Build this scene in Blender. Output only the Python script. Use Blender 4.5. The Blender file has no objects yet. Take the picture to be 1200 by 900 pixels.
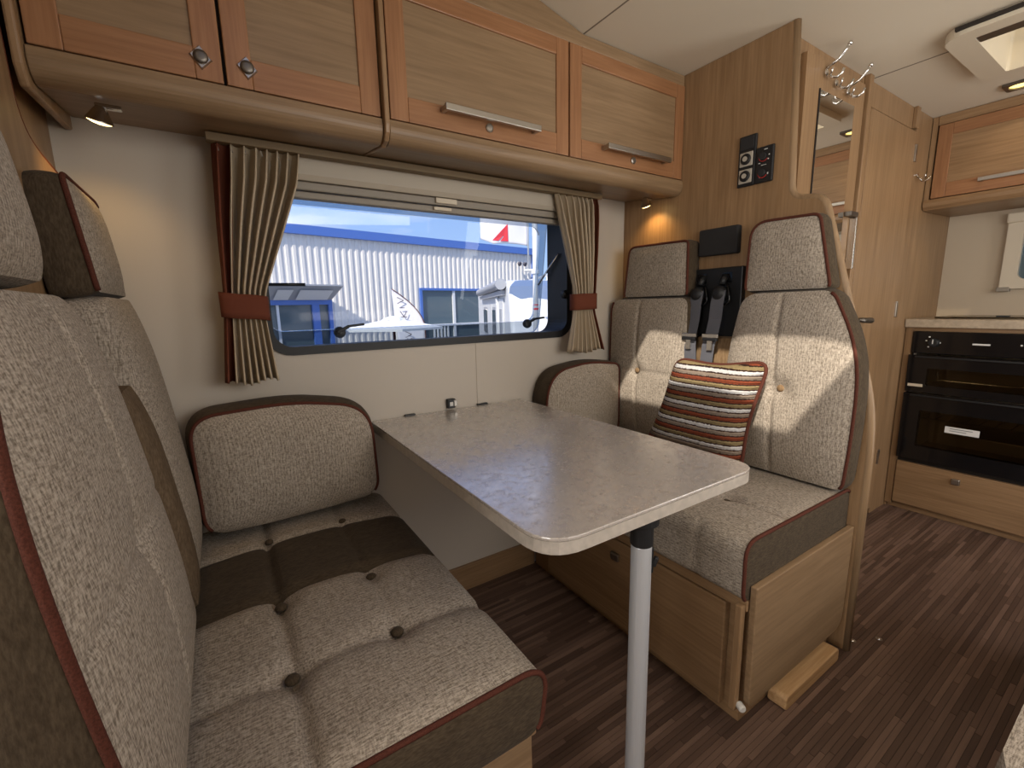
import bpy, bmesh, math, random
from mathutils import Vector, Matrix
random.seed(7)
sc = bpy.context.scene
C = sc.collection
V3 = Vector

# ------------------------------------------------------------------ camera, light, exposure
def setup_camera():
    p, y, r = (math.radians(a) for a in (9.818, 32.845, 1.1793))
    f = V3((math.sin(y)*math.cos(p), math.cos(y)*math.cos(p), -math.sin(p)))
    rt = V3((math.cos(y), -math.sin(y), 0)); dn = f.cross(rt)
    right = math.cos(r)*rt + math.sin(r)*dn; down = -math.sin(r)*rt + math.cos(r)*dn
    m = Matrix((right, -down, -f)).transposed().to_4x4(); m.translation = V3((0, 0, 1.046))
    cam = bpy.data.cameras.new('camera'); cam.sensor_width = 36; cam.lens = 523.54/1200*36
    cam.clip_start = 0.02; cam.clip_end = 500
    o = bpy.data.objects.new('camera', cam); C.objects.link(o); o.matrix_world = m; sc.camera = o
setup_camera()
sc.view_settings.view_transform = 'Standard'; sc.view_settings.look = 'None'
sc.view_settings.gamma = 1; sc.view_settings.use_curve_mapping = False
sc.view_settings.exposure = 0.0

def setup_world():
    w = bpy.data.worlds.new('sky'); sc.world = w; w.use_nodes = True
    nt = w.node_tree; nt.nodes.clear(); N = nt.nodes.new; L = nt.links.new
    out = N('ShaderNodeOutputWorld'); bg = N('ShaderNodeBackground')
    tc = N('ShaderNodeTexCoord'); mp = N('ShaderNodeMapping'); mp.inputs['Scale'].default_value = (1.6, 1.6, 6)
    nz = N('ShaderNodeTexNoise'); nz.inputs['Scale'].default_value = 1.7; nz.inputs['Detail'].default_value = 7
    cr = N('ShaderNodeValToRGB'); cr.color_ramp.elements[0].position = .46; cr.color_ramp.elements[1].position = .72
    sep = N('ShaderNodeSeparateXYZ')
    gr = N('ShaderNodeValToRGB'); e = gr.color_ramp.elements
    e[0].position = 0; e[0].color = (.46, .66, 1.0, 1); e[1].position = .5; e[1].color = (.11, .29, .80, 1)
    mix = N('ShaderNodeMixRGB'); mix.inputs['Color2'].default_value = (.95, .95, 1.0, 1)
    L(tc.outputs['Generated'], mp.inputs['Vector']); L(mp.outputs[0], nz.inputs['Vector']); L(nz.outputs['Fac'], cr.inputs[0])
    L(tc.outputs['Generated'], sep.inputs[0]); L(sep.outputs['Z'], gr.inputs[0])
    L(cr.outputs[0], mix.inputs['Fac']); L(gr.outputs[0], mix.inputs['Color1'])
    L(mix.outputs[0], bg.inputs['Color']); bg.inputs['Strength'].default_value = 1.1
    L(bg.outputs[0], out.inputs['Surface'])
setup_world()

def light(name, kind, loc, energy, color=(1, 1, 1), **kw):
    l = bpy.data.lights.new(name, kind); l.energy = energy; l.color = color
    o = bpy.data.objects.new(name, l); C.objects.link(o); o.location = loc
    d = kw.pop('dir', None)
    if d is not None: o.rotation_euler = V3(d).to_track_quat('-Z', 'Y').to_euler()
    for k, v in kw.items(): setattr(l, k, v)
    return o
SUN_DIR = (1.0, 0.6, -1.0)
light('sun', 'SUN', (0, 0, 6), 5.2, (1, .92, .80), dir=SUN_DIR, angle=math.radians(.6))
# daylight through the cab windscreen; added fill lamp at an unseen side window
light('windscreen_daylight', 'AREA', (-1.75, .25, 1.30), 40, (1, .95, .87), dir=(1, 0, .25), shape='RECTANGLE', size=1.7, size_y=.8)
light('side_window_fill', 'AREA', (1.0, -.84, 1.30), 17, (1, .94, .84), dir=(.5, 1, .1), shape='RECTANGLE', size=1.3, size_y=.55)
# daylight through the open entrance door opposite the washroom
light('entrance_daylight', 'AREA', (2.36, -.84, .95), 10, (1, .93, .82), dir=(-.35, 1, 0), shape='RECTANGLE', size=.55, size_y=1.5)

# ------------------------------------------------------------------ helpers
class MB:
    def __init__(s): s.v = []; s.f = []
    def add(s, vs, fs):
        n = len(s.v); s.v += [tuple(p) for p in vs]; s.f += [tuple(i+n for i in q) for q in fs]; return s
    def box(s, x0, x1, y0, y1, z0, z1):
        return s.add([(x, y, z) for x in (x0, x1) for y in (y0, y1) for z in (z0, z1)],
                     [(0, 1, 3, 2), (4, 6, 7, 5), (0, 4, 5, 1), (2, 3, 7, 6), (0, 2, 6, 4), (1, 5, 7, 3)])
    def prism(s, pts, axis, a, b):
        """polygon pts (2D) extruded along an axis; x: pts=(y,z); y: pts=(x,z); z: pts=(x,y)"""
        def P(p, c): return {'x': (c, p[0], p[1]), 'y': (p[0], c, p[1]), 'z': (p[0], p[1], c)}[axis]
        n = len(pts)
        return s.add([P(p, a) for p in pts]+[P(p, b) for p in pts],
                     [tuple(range(n)), tuple(range(2*n-1, n-1, -1))]+[(i, (i+1) % n, n+(i+1) % n, n+i) for i in range(n)])
    def tube(s, path, r, n=10, closed=False, caps=True):
        P = [V3(p) for p in path]; m = len(P); rings = []; prev = None
        for i, p in enumerate(P):
            if closed: t = P[(i+1) % m]-P[i-1]
            else: t = P[min(i+1, m-1)]-P[max(i-1, 0)]
            t.normalize()
            if prev is None:
                a = V3((0, 0, 1)) if abs(t.z) < .9 else V3((1, 0, 0)); nrm = t.cross(a).normalized()
            else:
                nrm = prev-t*prev.dot(t)
                nrm = nrm.normalized() if nrm.length > 1e-6 else t.orthogonal().normalized()
            prev = nrm; b = t.cross(nrm); rr = r[i] if isinstance(r, (list, tuple)) else r
            rings.append([p+rr*(math.cos(2*math.pi*k/n)*nrm+math.sin(2*math.pi*k/n)*b) for k in range(n)])
        vs = [q for R in rings for q in R]; fs = []
        for i in range(m if closed else m-1):
            j = (i+1) % m
            fs += [(i*n+k, i*n+(k+1) % n, j*n+(k+1) % n, j*n+k) for k in range(n)]
        if not closed and caps: fs += [tuple(range(n-1, -1, -1)), tuple(range((m-1)*n, m*n))]
        return s.add(vs, fs)
    def lathe(s, prof, o, axis=(0, 0, 1), n=24):
        """prof: (radius, height) list around an axis through o"""
        ax = V3(axis).normalized(); a = ax.orthogonal().normalized(); b = ax.cross(a); o = V3(o)
        vs = [o+ax*h+r*(math.cos(2*math.pi*k/n)*a+math.sin(2*math.pi*k/n)*b) for r, h in prof for k in range(n)]
        m = len(prof)
        fs = [(i*n+k, i*n+(k+1) % n, (i+1)*n+(k+1) % n, (i+1)*n+k) for i in range(m-1) for k in range(n)]
        fs += [tuple(range(n-1, -1, -1)), tuple(range((m-1)*n, m*n))]
        return s.add(vs, fs)
    def grid(s, fn, nu, nv):
        return s.add([fn(i/nu, j/nv) for j in range(nv+1) for i in range(nu+1)],
                     [(j*(nu+1)+i, j*(nu+1)+i+1, (j+1)*(nu+1)+i+1, (j+1)*(nu+1)+i) for j in range(nv) for i in range(nu)])
    def bar(s, a, b, w, h, up=(0, 0, 1)):
        a, b = V3(a), V3(b); t = (b-a).normalized(); sd = t.cross(V3(up)).normalized()*w/2; u = sd.cross(t).normalized()*h/2
        vs = [p+i*sd+j*u for p in (a, b) for i in (-1, 1) for j in (-1, 1)]
        return s.add(vs, [(0, 1, 3, 2), (4, 6, 7, 5), (0, 4, 5, 1), (2, 3, 7, 6), (0, 2, 6, 4), (1, 5, 7, 3)])

ORG = {}
def put(name, mb, mat, parent=None, bevel=0, smooth=False, seg=2, solid=0, sub=0, kind=None, merge=False):
    xs = list(zip(*mb.v)); org = V3(((min(xs[0])+max(xs[0]))/2, (min(xs[1])+max(xs[1]))/2, min(xs[2])))
    me = bpy.data.meshes.new(name); me.from_pydata([V3(p)-org for p in mb.v], [], mb.f)
    bm = bmesh.new(); bm.from_mesh(me)
    if merge: bmesh.ops.remove_doubles(bm, verts=bm.verts, dist=1e-5)
    bmesh.ops.recalc_face_normals(bm, faces=bm.faces); bm.to_mesh(me); bm.free()
    if smooth:
        for p in me.polygons: p.use_smooth = True
    me.materials.append(MAT[mat] if isinstance(mat, str) else mat)
    o = bpy.data.objects.new(name, me); C.objects.link(o)
    if parent is not None: o.parent = parent; o.location = org-ORG[parent.name]
    else: o.location = org
    ORG[o.name] = org
    if solid:
        m = o.modifiers.new('solid', 'SOLIDIFY'); m.thickness = solid; m.offset = 0
    if bevel:
        m = o.modifiers.new('bevel', 'BEVEL'); m.width = bevel; m.segments = seg; m.limit_method = 'ANGLE'; m.angle_limit = math.radians(40)
        m.harden_normals = False
    if sub:
        m = o.modifiers.new('sub', 'SUBSURF'); m.levels = sub; m.render_levels = sub
    if kind: o['kind'] = kind
    return o
def thing(name, loc, label, cat, group=None, kind=None):
    o = bpy.data.objects.new(name, None); C.objects.link(o); o.location = loc; o.empty_display_size = .05
    ORG[o.name] = V3(loc)
    return tag(o, label, cat, group, kind)
def tag(o, label, cat, group=None, kind=None):
    if label: o['label'] = label
    if cat: o['category'] = cat
    if group: o['group'] = group
    if kind: o['kind'] = kind
    return o
def lab(o, label): o['label'] = label; return o
def struct(o, label, cat):
    o['kind'] = 'structure'; o['label'] = label; o['category'] = cat; return o
def rrect(x0, x1, z0, z1, r, n=6):
    pts = []
    for cx, cz, a0 in ((x1-r, z1-r, 0), (x0+r, z1-r, 90), (x0+r, z0+r, 180), (x1-r, z0+r, 270)):
        for k in range(n+1):
            a = math.radians(a0+90*k/n); pts.append((cx+r*math.cos(a), cz+r*math.sin(a)))
    return pts
def rpoly(pts, n=6):
    """polygon with per-corner radius (x, y, r), corners rounded"""
    out = []; m = len(pts)
    for i in range(m):
        x, y, r = pts[i]; c = V3((x, y, 0)); a = V3((*pts[i-1][:2], 0)); b = V3((*pts[(i+1) % m][:2], 0))
        if r <= 0: out.append((x, y)); continue
        p = c+(a-c).normalized()*r; q = c+(b-c).normalized()*r
        for k in range(n+1):
            t = k/n; g = (1-t)**2*p+2*t*(1-t)*c+t*t*q; out.append((g.x, g.y))
    return out
def plate(outer, holes, axis, a, b):
    """flat plate with holes, as an MB"""
    def P(p, c): return {'x': (c, p[0], p[1]), 'y': (p[0], c, p[1]), 'z': (p[0], p[1], c)}[axis]
    bm = bmesh.new(); es = []
    for lp in [outer]+holes:
        vs = [bm.verts.new(P(p, a)) for p in lp]
        es += [bm.edges.new((vs[i], vs[(i+1) % len(vs)])) for i in range(len(vs))]
    bmesh.ops.triangle_fill(bm, use_beauty=True, use_dissolve=False, edges=es)
    bm.verts.index_update()
    mb = MB(); V = [v.co.copy() for v in bm.verts]; F = [[v.index for v in f.verts] for f in bm.faces]; bm.free()
    ax = 'xyz'.index(axis); V2 = []
    for v in V: w = v.copy(); w[ax] = b; V2.append(w)
    mb.add(V, F); mb.add(V2, [list(reversed(f)) for f in F])
    for lp in [outer]+holes:
        n = len(lp); mb.add([P(p, a) for p in lp]+[P(p, b) for p in lp], [(i, (i+1) % n, n+(i+1) % n, n+i) for i in range(n)])
    return mb

# ------------------------------------------------------------------ materials
MAT = {}
def mat(name):
    m = bpy.data.materials.new(name); m.use_nodes = True; MAT[name] = m
    nt = m.node_tree; return m, nt, nt.nodes['Principled BSDF']
def plain(name, col, rough=.5, metal=0, spec=.5, bump=0, bscale=200, emit=0, var=0, coat=0):
    m, nt, b = mat(name); b.inputs['Base Color'].default_value = (*col, 1); b.inputs['Roughness'].default_value = rough
    b.inputs['Metallic'].default_value = metal; b.inputs['Specular IOR Level'].default_value = spec
    b.inputs['Coat Weight'].default_value = coat
    if emit: b.inputs['Emission Color'].default_value = (*col, 1); b.inputs['Emission Strength'].default_value = emit
    if bump or var:
        tc = nt.nodes.new('ShaderNodeTexCoord'); n = nt.nodes.new('ShaderNodeTexNoise'); n.inputs['Scale'].default_value = bscale
        n.inputs['Detail'].default_value = 3
        nt.links.new(tc.outputs['Object'], n.inputs['Vector'])
        if bump:
            bp = nt.nodes.new('ShaderNodeBump'); bp.inputs['Strength'].default_value = bump; bp.inputs['Distance'].default_value = .002
            nt.links.new(n.outputs['Fac'], bp.inputs['Height']); nt.links.new(bp.outputs[0], b.inputs['Normal'])
        if var:
            r = nt.nodes.new('ShaderNodeValToRGB'); r.color_ramp.elements[0].position = .3; r.color_ramp.elements[1].position = .7
            r.color_ramp.elements[0].color = (*[c*(1-var) for c in col], 1); r.color_ramp.elements[1].color = (*[min(1, c*(1+var)) for c in col], 1)
            nt.links.new(n.outputs['Fac'], r.inputs[0]); nt.links.new(r.outputs[0], b.inputs['Base Color'])
    return m
def streaky(name, c1, c2, along, rough, s_al, s_ac, bump, detail=4, lo=.35, hi=.65, spec=.4, sheen=0, bdist=.001, c3=None, coat=0):
    """noise stretched along one axis: wood grain, woven cloth"""
    m, nt, b = mat(name); N = nt.nodes.new; L = nt.links.new
    tc = N('ShaderNodeTexCoord'); mp = N('ShaderNodeMapping'); oi = N('ShaderNodeObjectInfo')
    s = [s_ac]*3; s['xyz'.index(along)] = s_al; mp.inputs['Scale'].default_value = s
    n = N('ShaderNodeTexNoise'); n.inputs['Scale'].default_value = 1; n.inputs['Detail'].default_value = detail; n.inputs['Roughness'].default_value = .6
    n.inputs['Distortion'].default_value = .15
    r = N('ShaderNodeValToRGB'); e = r.color_ramp.elements
    e[0].position = lo; e[0].color = (*c1, 1); e[1].position = hi; e[1].color = (*c2, 1)
    L(tc.outputs['Object'], mp.inputs['Vector']); L(oi.outputs['Random'], mp.inputs['Location'])
    L(mp.outputs[0], n.inputs['Vector']); L(n.outputs['Fac'], r.inputs[0])
    col = r.outputs[0]
    n2 = N('ShaderNodeTexNoise'); n2.inputs['Scale'].default_value = 1; n2.inputs['Detail'].default_value = 2
    mp2 = N('ShaderNodeMapping'); s2 = [s_ac/6]*3; s2['xyz'.index(along)] = s_al/3; mp2.inputs['Scale'].default_value = s2
    L(tc.outputs['Object'], mp2.inputs['Vector']); L(mp2.outputs[0], n2.inputs['Vector'])
    mx = N('ShaderNodeMixRGB'); mx.blend_type = 'MULTIPLY'; mx.inputs['Fac'].default_value = 1
    rr = N('ShaderNodeValToRGB'); rr.color_ramp.elements[0].position = .3; rr.color_ramp.elements[0].color = (.86, .85, .84, 1)
    rr.color_ramp.elements[1].position = .65; rr.color_ramp.elements[1].color = (1.04, 1.04, 1.04, 1)
    L(n2.outputs['Fac'], rr.inputs[0]); L(col, mx.inputs['Color1']); L(rr.outputs[0], mx.inputs['Color2'])
    L(mx.outputs[0], b.inputs['Base Color'])
    b.inputs['Roughness'].default_value = rough; b.inputs['Specular IOR Level'].default_value = spec
    b.inputs['Sheen Weight'].default_value = sheen; b.inputs['Coat Weight'].default_value = coat; b.inputs['Coat Roughness'].default_value = .25
    if bump:
        bp = N('ShaderNodeBump'); bp.inputs['Strength'].default_value = bump; bp.inputs['Distance'].default_value = bdist
        L(n.outputs['Fac'], bp.inputs['Height']); L(bp.outputs[0], b.inputs['Normal'])
    return m
def woven(name, c1, c2, along):
    m, nt, b = mat(name); N = nt.nodes.new; L = nt.links.new
    tc = N('ShaderNodeTexCoord'); ax = 'xyz'.index(along); outs = []
    for al, ac, det in ((110, 560, 2), (480, 120, 2)):
        mp = N('ShaderNodeMapping'); v = [ac]*3; v[ax] = al; mp.inputs['Scale'].default_value = v
        n = N('ShaderNodeTexNoise'); n.inputs['Scale'].default_value = 1; n.inputs['Detail'].default_value = det; n.inputs['Roughness'].default_value = .55
        L(tc.outputs['Object'], mp.inputs['Vector']); L(mp.outputs[0], n.inputs['Vector']); outs.append(n.outputs['Fac'])
    mx = N('ShaderNodeMixRGB'); mx.inputs['Fac'].default_value = .36; L(outs[0], mx.inputs['Color1']); L(outs[1], mx.inputs['Color2'])
    sp = N('ShaderNodeSeparateXYZ'); L(tc.outputs['Object'], sp.inputs[0])
    o2 = [o for k, o in enumerate(('X', 'Y', 'Z')) if k != ax]
    sm = N('ShaderNodeMath'); sm.operation = 'ADD'; L(sp.outputs[o2[0]], sm.inputs[0]); L(sp.outputs[o2[1]], sm.inputs[1])
    fq = N('ShaderNodeMath'); fq.operation = 'MULTIPLY'; fq.inputs[1].default_value = 2*math.pi/.0075; L(sm.outputs[0], fq.inputs[0])
    sn = N('ShaderNodeMath'); sn.operation = 'SINE'; L(fq.outputs[0], sn.inputs[0])
    ad = N('ShaderNodeMath'); ad.operation = 'MULTIPLY_ADD'; ad.inputs[1].default_value = .030; L(sn.outputs[0], ad.inputs[0]); L(mx.outputs[0], ad.inputs[2])
    r = N('ShaderNodeValToRGB'); e = r.color_ramp.elements
    e[0].position = .36; e[0].color = (*c1, 1); e[1].position = .62; e[1].color = (*c2, 1)
    L(ad.outputs[0], r.inputs[0]); L(r.outputs[0], b.inputs['Base Color'])
    b.inputs['Roughness'].default_value = .95; b.inputs['Specular IOR Level'].default_value = .08
    bp = N('ShaderNodeBump'); bp.inputs['Strength'].default_value = .5; bp.inputs['Distance'].default_value = .0014
    L(ad.outputs[0], bp.inputs['Height']); L(bp.outputs[0], b.inputs['Normal'])
    return m
OAK1, OAK2 = (.245, .145, .072), (.315, .195, .102)
for a in 'xyz':
    streaky('oak_'+a, OAK1, OAK2, a, .38, 5, 110, .08, spec=.35)
    streaky('oak_dull_'+a, (.225, .143, .077), (.29, .190, .106), a, .4, 5, 95, .08, spec=.35)
    streaky('alder_'+a, (.265, .122, .054), (.34, .166, .077), a, .36, 5, 110, .08, spec=.4)
    woven('boucle_'+a, (.168, .137, .106), (.470, .404, .330), a)
    streaky('velour_'+a, (.052, .037, .023), (.086, .063, .040), a, .92, 90, 360, .4, detail=3, spec=.08, sheen=.05, bdist=.001)
streaky('velour_tan', (.20, .125, .065), (.29, .19, .105), 'z', .92, 40, 160, .4, detail=3, spec=.08, sheen=.05)
streaky('velour_mid', (.105, .072, .044), (.165, .118, .075), 'z', .92, 90, 360, .4, detail=3, spec=.08)
streaky('pine', (.46, .27, .12), (.58, .37, .19), 'x', .55, 8, 150, .1)
plain('piping', (.088, .028, .018), .85, spec=.15, bump=.6, bscale=500, var=.25)
plain('cream', (.50, .445, .378), .62, spec=.3, bump=.05, bscale=500)
plain('cream_warm', (.52, .43, .32), .6, spec=.3, bump=.05, bscale=500)
plain('ceiling_cloth', (.68, .60, .48), .85, spec=.15, bump=.25, bscale=700)
plain('seam', (.20, .16, .12), .8)
plain('black', (.012, .012, .013), .45, spec=.4)
plain('black_soft', (.016, .015, .016), .8, bump=.3, bscale=600)
plain('black_gloss', (.006, .006, .007), .12, spec=.5)
plain('rubber', (.014, .014, .015), .5, spec=.4)
plain('chrome', (.75, .74, .72), .15, metal=1)
plain('nickel', (.42, .39, .35), .32, metal=1)
plain('steel_dark', (.16, .14, .12), .4, metal=.9)
plain('alu_white', (.55, .56, .58), .35, metal=.35, spec=.5)
plain('ivory', (.62, .54, .42), .45, spec=.4)
plain('cassette', (.44, .38, .30), .5)
plain('grey_blind', (.27, .235, .19), .5)
plain('curtain', (.47, .38, .27), .85, spec=.15, bump=.3, bscale=900)
plain('rust', (.135, .04, .022), .85, spec=.15, bump=.3, bscale=700)
plain('webbing', (.10, .10, .115), .6, bump=.4, bscale=900)
plain('switch_grey', (.40, .36, .30), .5)
plain('red_print', (.35, .02, .015), .6)
plain('white_print', (.7, .7, .68), .6)
plain('mirror', (.86, .86, .84), .01, metal=1)
plain('enamel', (.45, .38, .29), .35)
plain('edge_stone', (.46, .41, .355), .35, var=.12, bscale=70)
plain('worktop', (.42, .34, .25), .3, bump=.05, var=.15, bscale=60)
plain('dark_gap', (.02, .014, .01), .9)
plain('brown_rib', (.20, .14, .075), .6)
plain('lamp_glow', (1.0, .72, .30), .5, emit=6)
plain('lens_glow', (1.0, .78, .25), .5, emit=2.2)
plain('white_plastic', (.62, .60, .56), .45)
# outdoors
plain('cladding', (.86, .81, .75), .45, spec=.3)
plain('blue_paint', (.085, .19, .56), .4)
plain('white_paint', (.80, .80, .80), .4)
plain('awning_grey', (.42, .43, .46), .45)
plain('shop_glass', (.10, .14, .16), .08, spec=.6)
plain('caravan_glass', (.05, .06, .07), .1)
plain('tarmac', (.16, .155, .15), .9, var=.2, bscale=3)
plain('parasol_cloth', (.84, .83, .80), .8)
plain('flag_cloth', (.78, .76, .80), .8)
plain('flag_red', (.78, .05, .07), .8)
plain('ink', (.12, .11, .13), .8)
plain('maroon', (.10, .03, .03), .6)
plain('interior_dim', (.20, .22, .22), .8)

def glassy(name, tint, refl, rough=.02):
    m, nt, b = mat(name); nt.nodes.remove(b); N = nt.nodes.new; L = nt.links.new
    t = N('ShaderNodeBsdfTransparent'); t.inputs[0].default_value = (*tint, 1)
    g = N('ShaderNodeBsdfGlossy'); g.inputs['Roughness'].default_value = rough
    fr = N('ShaderNodeFresnel'); fr.inputs[0].default_value = 1.45
    mu = N('ShaderNodeMath'); mu.operation = 'MULTIPLY'; mu.inputs[1].default_value = refl
    mx = N('ShaderNodeMixShader'); out = nt.nodes['Material Output']
    L(fr.outputs[0], mu.inputs[0]); L(mu.outputs[0], mx.inputs[0]); L(t.outputs[0], mx.inputs[1]); L(g.outputs[0], mx.inputs[2])
    L(mx.outputs[0], out.inputs['Surface']); return m
glassy('acrylic', (.97, .98, .99), .5)
glassy('acrylic_rim', (.62, .66, .70), .6, .2)
glassy('smoked', (.60, .54, .44), .8)
def translucent(name, col):
    m, nt, b = mat(name); b.inputs['Base Color'].default_value = (*col, 1); b.inputs['Roughness'].default_value = .4
    b.inputs['Transmission Weight'].default_value = .75; b.inputs['IOR'].default_value = 1.1
def domed(name):
    m, nt, b = mat(name); nt.nodes.remove(b); N = nt.nodes.new; L = nt.links.new
    t = N('ShaderNodeBsdfTranslucent'); t.inputs[0].default_value = (.95, .80, .48, 1); tr = N('ShaderNodeBsdfTransparent'); tr.inputs[0].default_value = (.95, .85, .6, 1)
    mx = N('ShaderNodeMixShader'); mx.inputs[0].default_value = .12; L(t.outputs[0], mx.inputs[1]); L(tr.outputs[0], mx.inputs[2]); L(mx.outputs[0], nt.nodes['Material Output'].inputs['Surface'])
domed('dome')

def laminate():
    m, nt, b = mat('stone_laminate'); N = nt.nodes.new; L = nt.links.new
    tc = N('ShaderNodeTexCoord'); n = N('ShaderNodeTexNoise'); n.inputs['Scale'].default_value = 60; n.inputs['Detail'].default_value = 9; n.inputs['Roughness'].default_value = .72
    r = N('ShaderNodeValToRGB'); e = r.color_ramp.elements
    e[0].position = .36; e[0].color = (.40, .352, .31, 1); e[1].position = .62; e[1].color = (.52, .466, .418, 1)
    L(tc.outputs['Object'], n.inputs['Vector']); L(n.outputs['Fac'], r.inputs[0]); L(r.outputs[0], b.inputs['Base Color'])
    rr = N('ShaderNodeMapRange'); rr.inputs[1].default_value = .35; rr.inputs[2].default_value = .65; rr.inputs[3].default_value = .34; rr.inputs[4].default_value = .12
    L(n.outputs['Fac'], rr.inputs[0]); L(rr.outputs[0], b.inputs['Roughness'])
    b.inputs['Specular IOR Level'].default_value = .6; b.inputs['Coat Weight'].default_value = 1; b.inputs['Coat IOR'].default_value = 2.0; b.inputs['Coat Roughness'].default_value = .2
    L(rr.outputs[0], b.inputs['Coat Roughness'])
    n2 = N('ShaderNodeTexNoise'); n2.inputs['Scale'].default_value = 90; n2.inputs['Detail'].default_value = 5
    bp = N('ShaderNodeBump'); bp.inputs['Strength'].default_value = .12; bp.inputs['Distance'].default_value = .001
    L(tc.outputs['Object'], n2.inputs['Vector']); L(n2.outputs['Fac'], bp.inputs['Height']); L(bp.outputs[0], b.inputs['Normal'])
laminate()
def strips(name, island):
    m, nt, b = mat(name); N = nt.nodes.new; L = nt.links.new
    tc = N('ShaderNodeTexCoord'); mp = N('ShaderNodeMapping'); mp.inputs['Scale'].default_value = (9, 170, 20)
    n = N('ShaderNodeTexNoise'); n.inputs['Scale'].default_value = 1; n.inputs['Detail'].default_value = 4
    src = N('ShaderNodeNewGeometry').outputs['Random Per Island'] if island else N('ShaderNodeObjectInfo').outputs['Random']
    r = N('ShaderNodeValToRGB'); e = r.color_ramp.elements
    e[0].position = 0; e[0].color = (.070, .041, .030, 1); e[1].position = 1; e[1].color = (.195, .122, .090, 1)
    e.new(.5).color = (.122, .074, .054, 1)
    r2 = N('ShaderNodeValToRGB'); r2.color_ramp.elements[0].position = .3; r2.color_ramp.elements[0].color = (.86, .86, .86, 1)
    r2.color_ramp.elements[1].position = .7; r2.color_ramp.elements[1].color = (1.1, 1.1, 1.1, 1)
    mx = N('ShaderNodeMixRGB'); mx.blend_type = 'MULTIPLY'; mx.inputs['Fac'].default_value = 1
    L(tc.outputs['Object'], mp.inputs['Vector']); L(src, mp.inputs['Location']); L(mp.outputs[0], n.inputs['Vector']); L(n.outputs['Fac'], r2.inputs[0])
    L(src, r.inputs[0]); L(r.outputs[0], mx.inputs['Color1']); L(r2.outputs[0], mx.inputs['Color2']); L(mx.outputs[0], b.inputs['Base Color'])
    b.inputs['Roughness'].default_value = .42; b.inputs['Specular IOR Level'].default_value = .4
strips('strip', False); strips('strip_far', True)
def stripes():
    m, nt, b = mat('knit_stripes'); N = nt.nodes.new; L = nt.links.new
    tc = N('ShaderNodeTexCoord'); sp = N('ShaderNodeSeparateXYZ'); L(tc.outputs['Object'], sp.inputs[0])
    nz = N('ShaderNodeTexNoise'); nz.inputs['Scale'].default_value = 160; L(tc.outputs['Object'], nz.inputs['Vector'])
    a = N('ShaderNodeMath'); a.operation = 'MULTIPLY_ADD'; a.inputs[1].default_value = .006; L(nz.outputs['Fac'], a.inputs[0]); L(sp.outputs['Z'], a.inputs[2])
    period = .0545
    d = N('ShaderNodeMath'); d.operation = 'DIVIDE'; d.inputs[1].default_value = period; L(a.outputs[0], d.inputs[0])
    fr = N('ShaderNodeMath'); fr.operation = 'FRACT'; L(d.outputs[0], fr.inputs[0])
    r = N('ShaderNodeValToRGB'); r.color_ramp.interpolation = 'CONSTANT'; e = r.color_ramp.elements
    rust = (.20, .05, .024, 1); tan = (.24, .18, .09, 1); white = (.60, .58, .57, 1); beige = (.25, .195, .15, 1); dk = (.030, .014, .011, 1)
    seq = [(0, rust), (.18, dk), (.25, beige), (.43, dk), (.50, white), (.67, dk), (.75, tan), (.93, dk)]
    e[0].position = 0; e[0].color = seq[0][1]; e[1].position = seq[1][0]; e[1].color = seq[1][1]
    for p, c in seq[2:]: q = e.new(p); q.color = c
    L(fr.outputs[0], r.inputs[0]); L(r.outputs[0], b.inputs['Base Color']); b.inputs['Roughness'].default_value = .95; b.inputs['Specular IOR Level'].default_value = .1
    m4 = N('ShaderNodeMath'); m4.operation = 'MULTIPLY'; m4.inputs[1].default_value = 4*2*math.pi; L(fr.outputs[0], m4.inputs[0])
    sn = N('ShaderNodeMath'); sn.operation = 'COSINE'; L(m4.outputs[0], sn.inputs[0])
    ad = N('ShaderNodeMath'); ad.operation = 'MULTIPLY_ADD'; ad.inputs[1].default_value = .8; L(nz.outputs['Fac'], ad.inputs[0])
    ng = N('ShaderNodeMath'); ng.operation = 'MULTIPLY'; ng.inputs[1].default_value = -1; L(sn.outputs[0], ng.inputs[0]); L(ng.outputs[0], ad.inputs[2])
    bp = N('ShaderNodeBump'); bp.inputs['Strength'].default_value = .8; bp.inputs['Distance'].default_value = .003
    L(ad.outputs[0], bp.inputs['Height']); L(bp.outputs[0], b.inputs['Normal'])
stripes()

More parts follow.
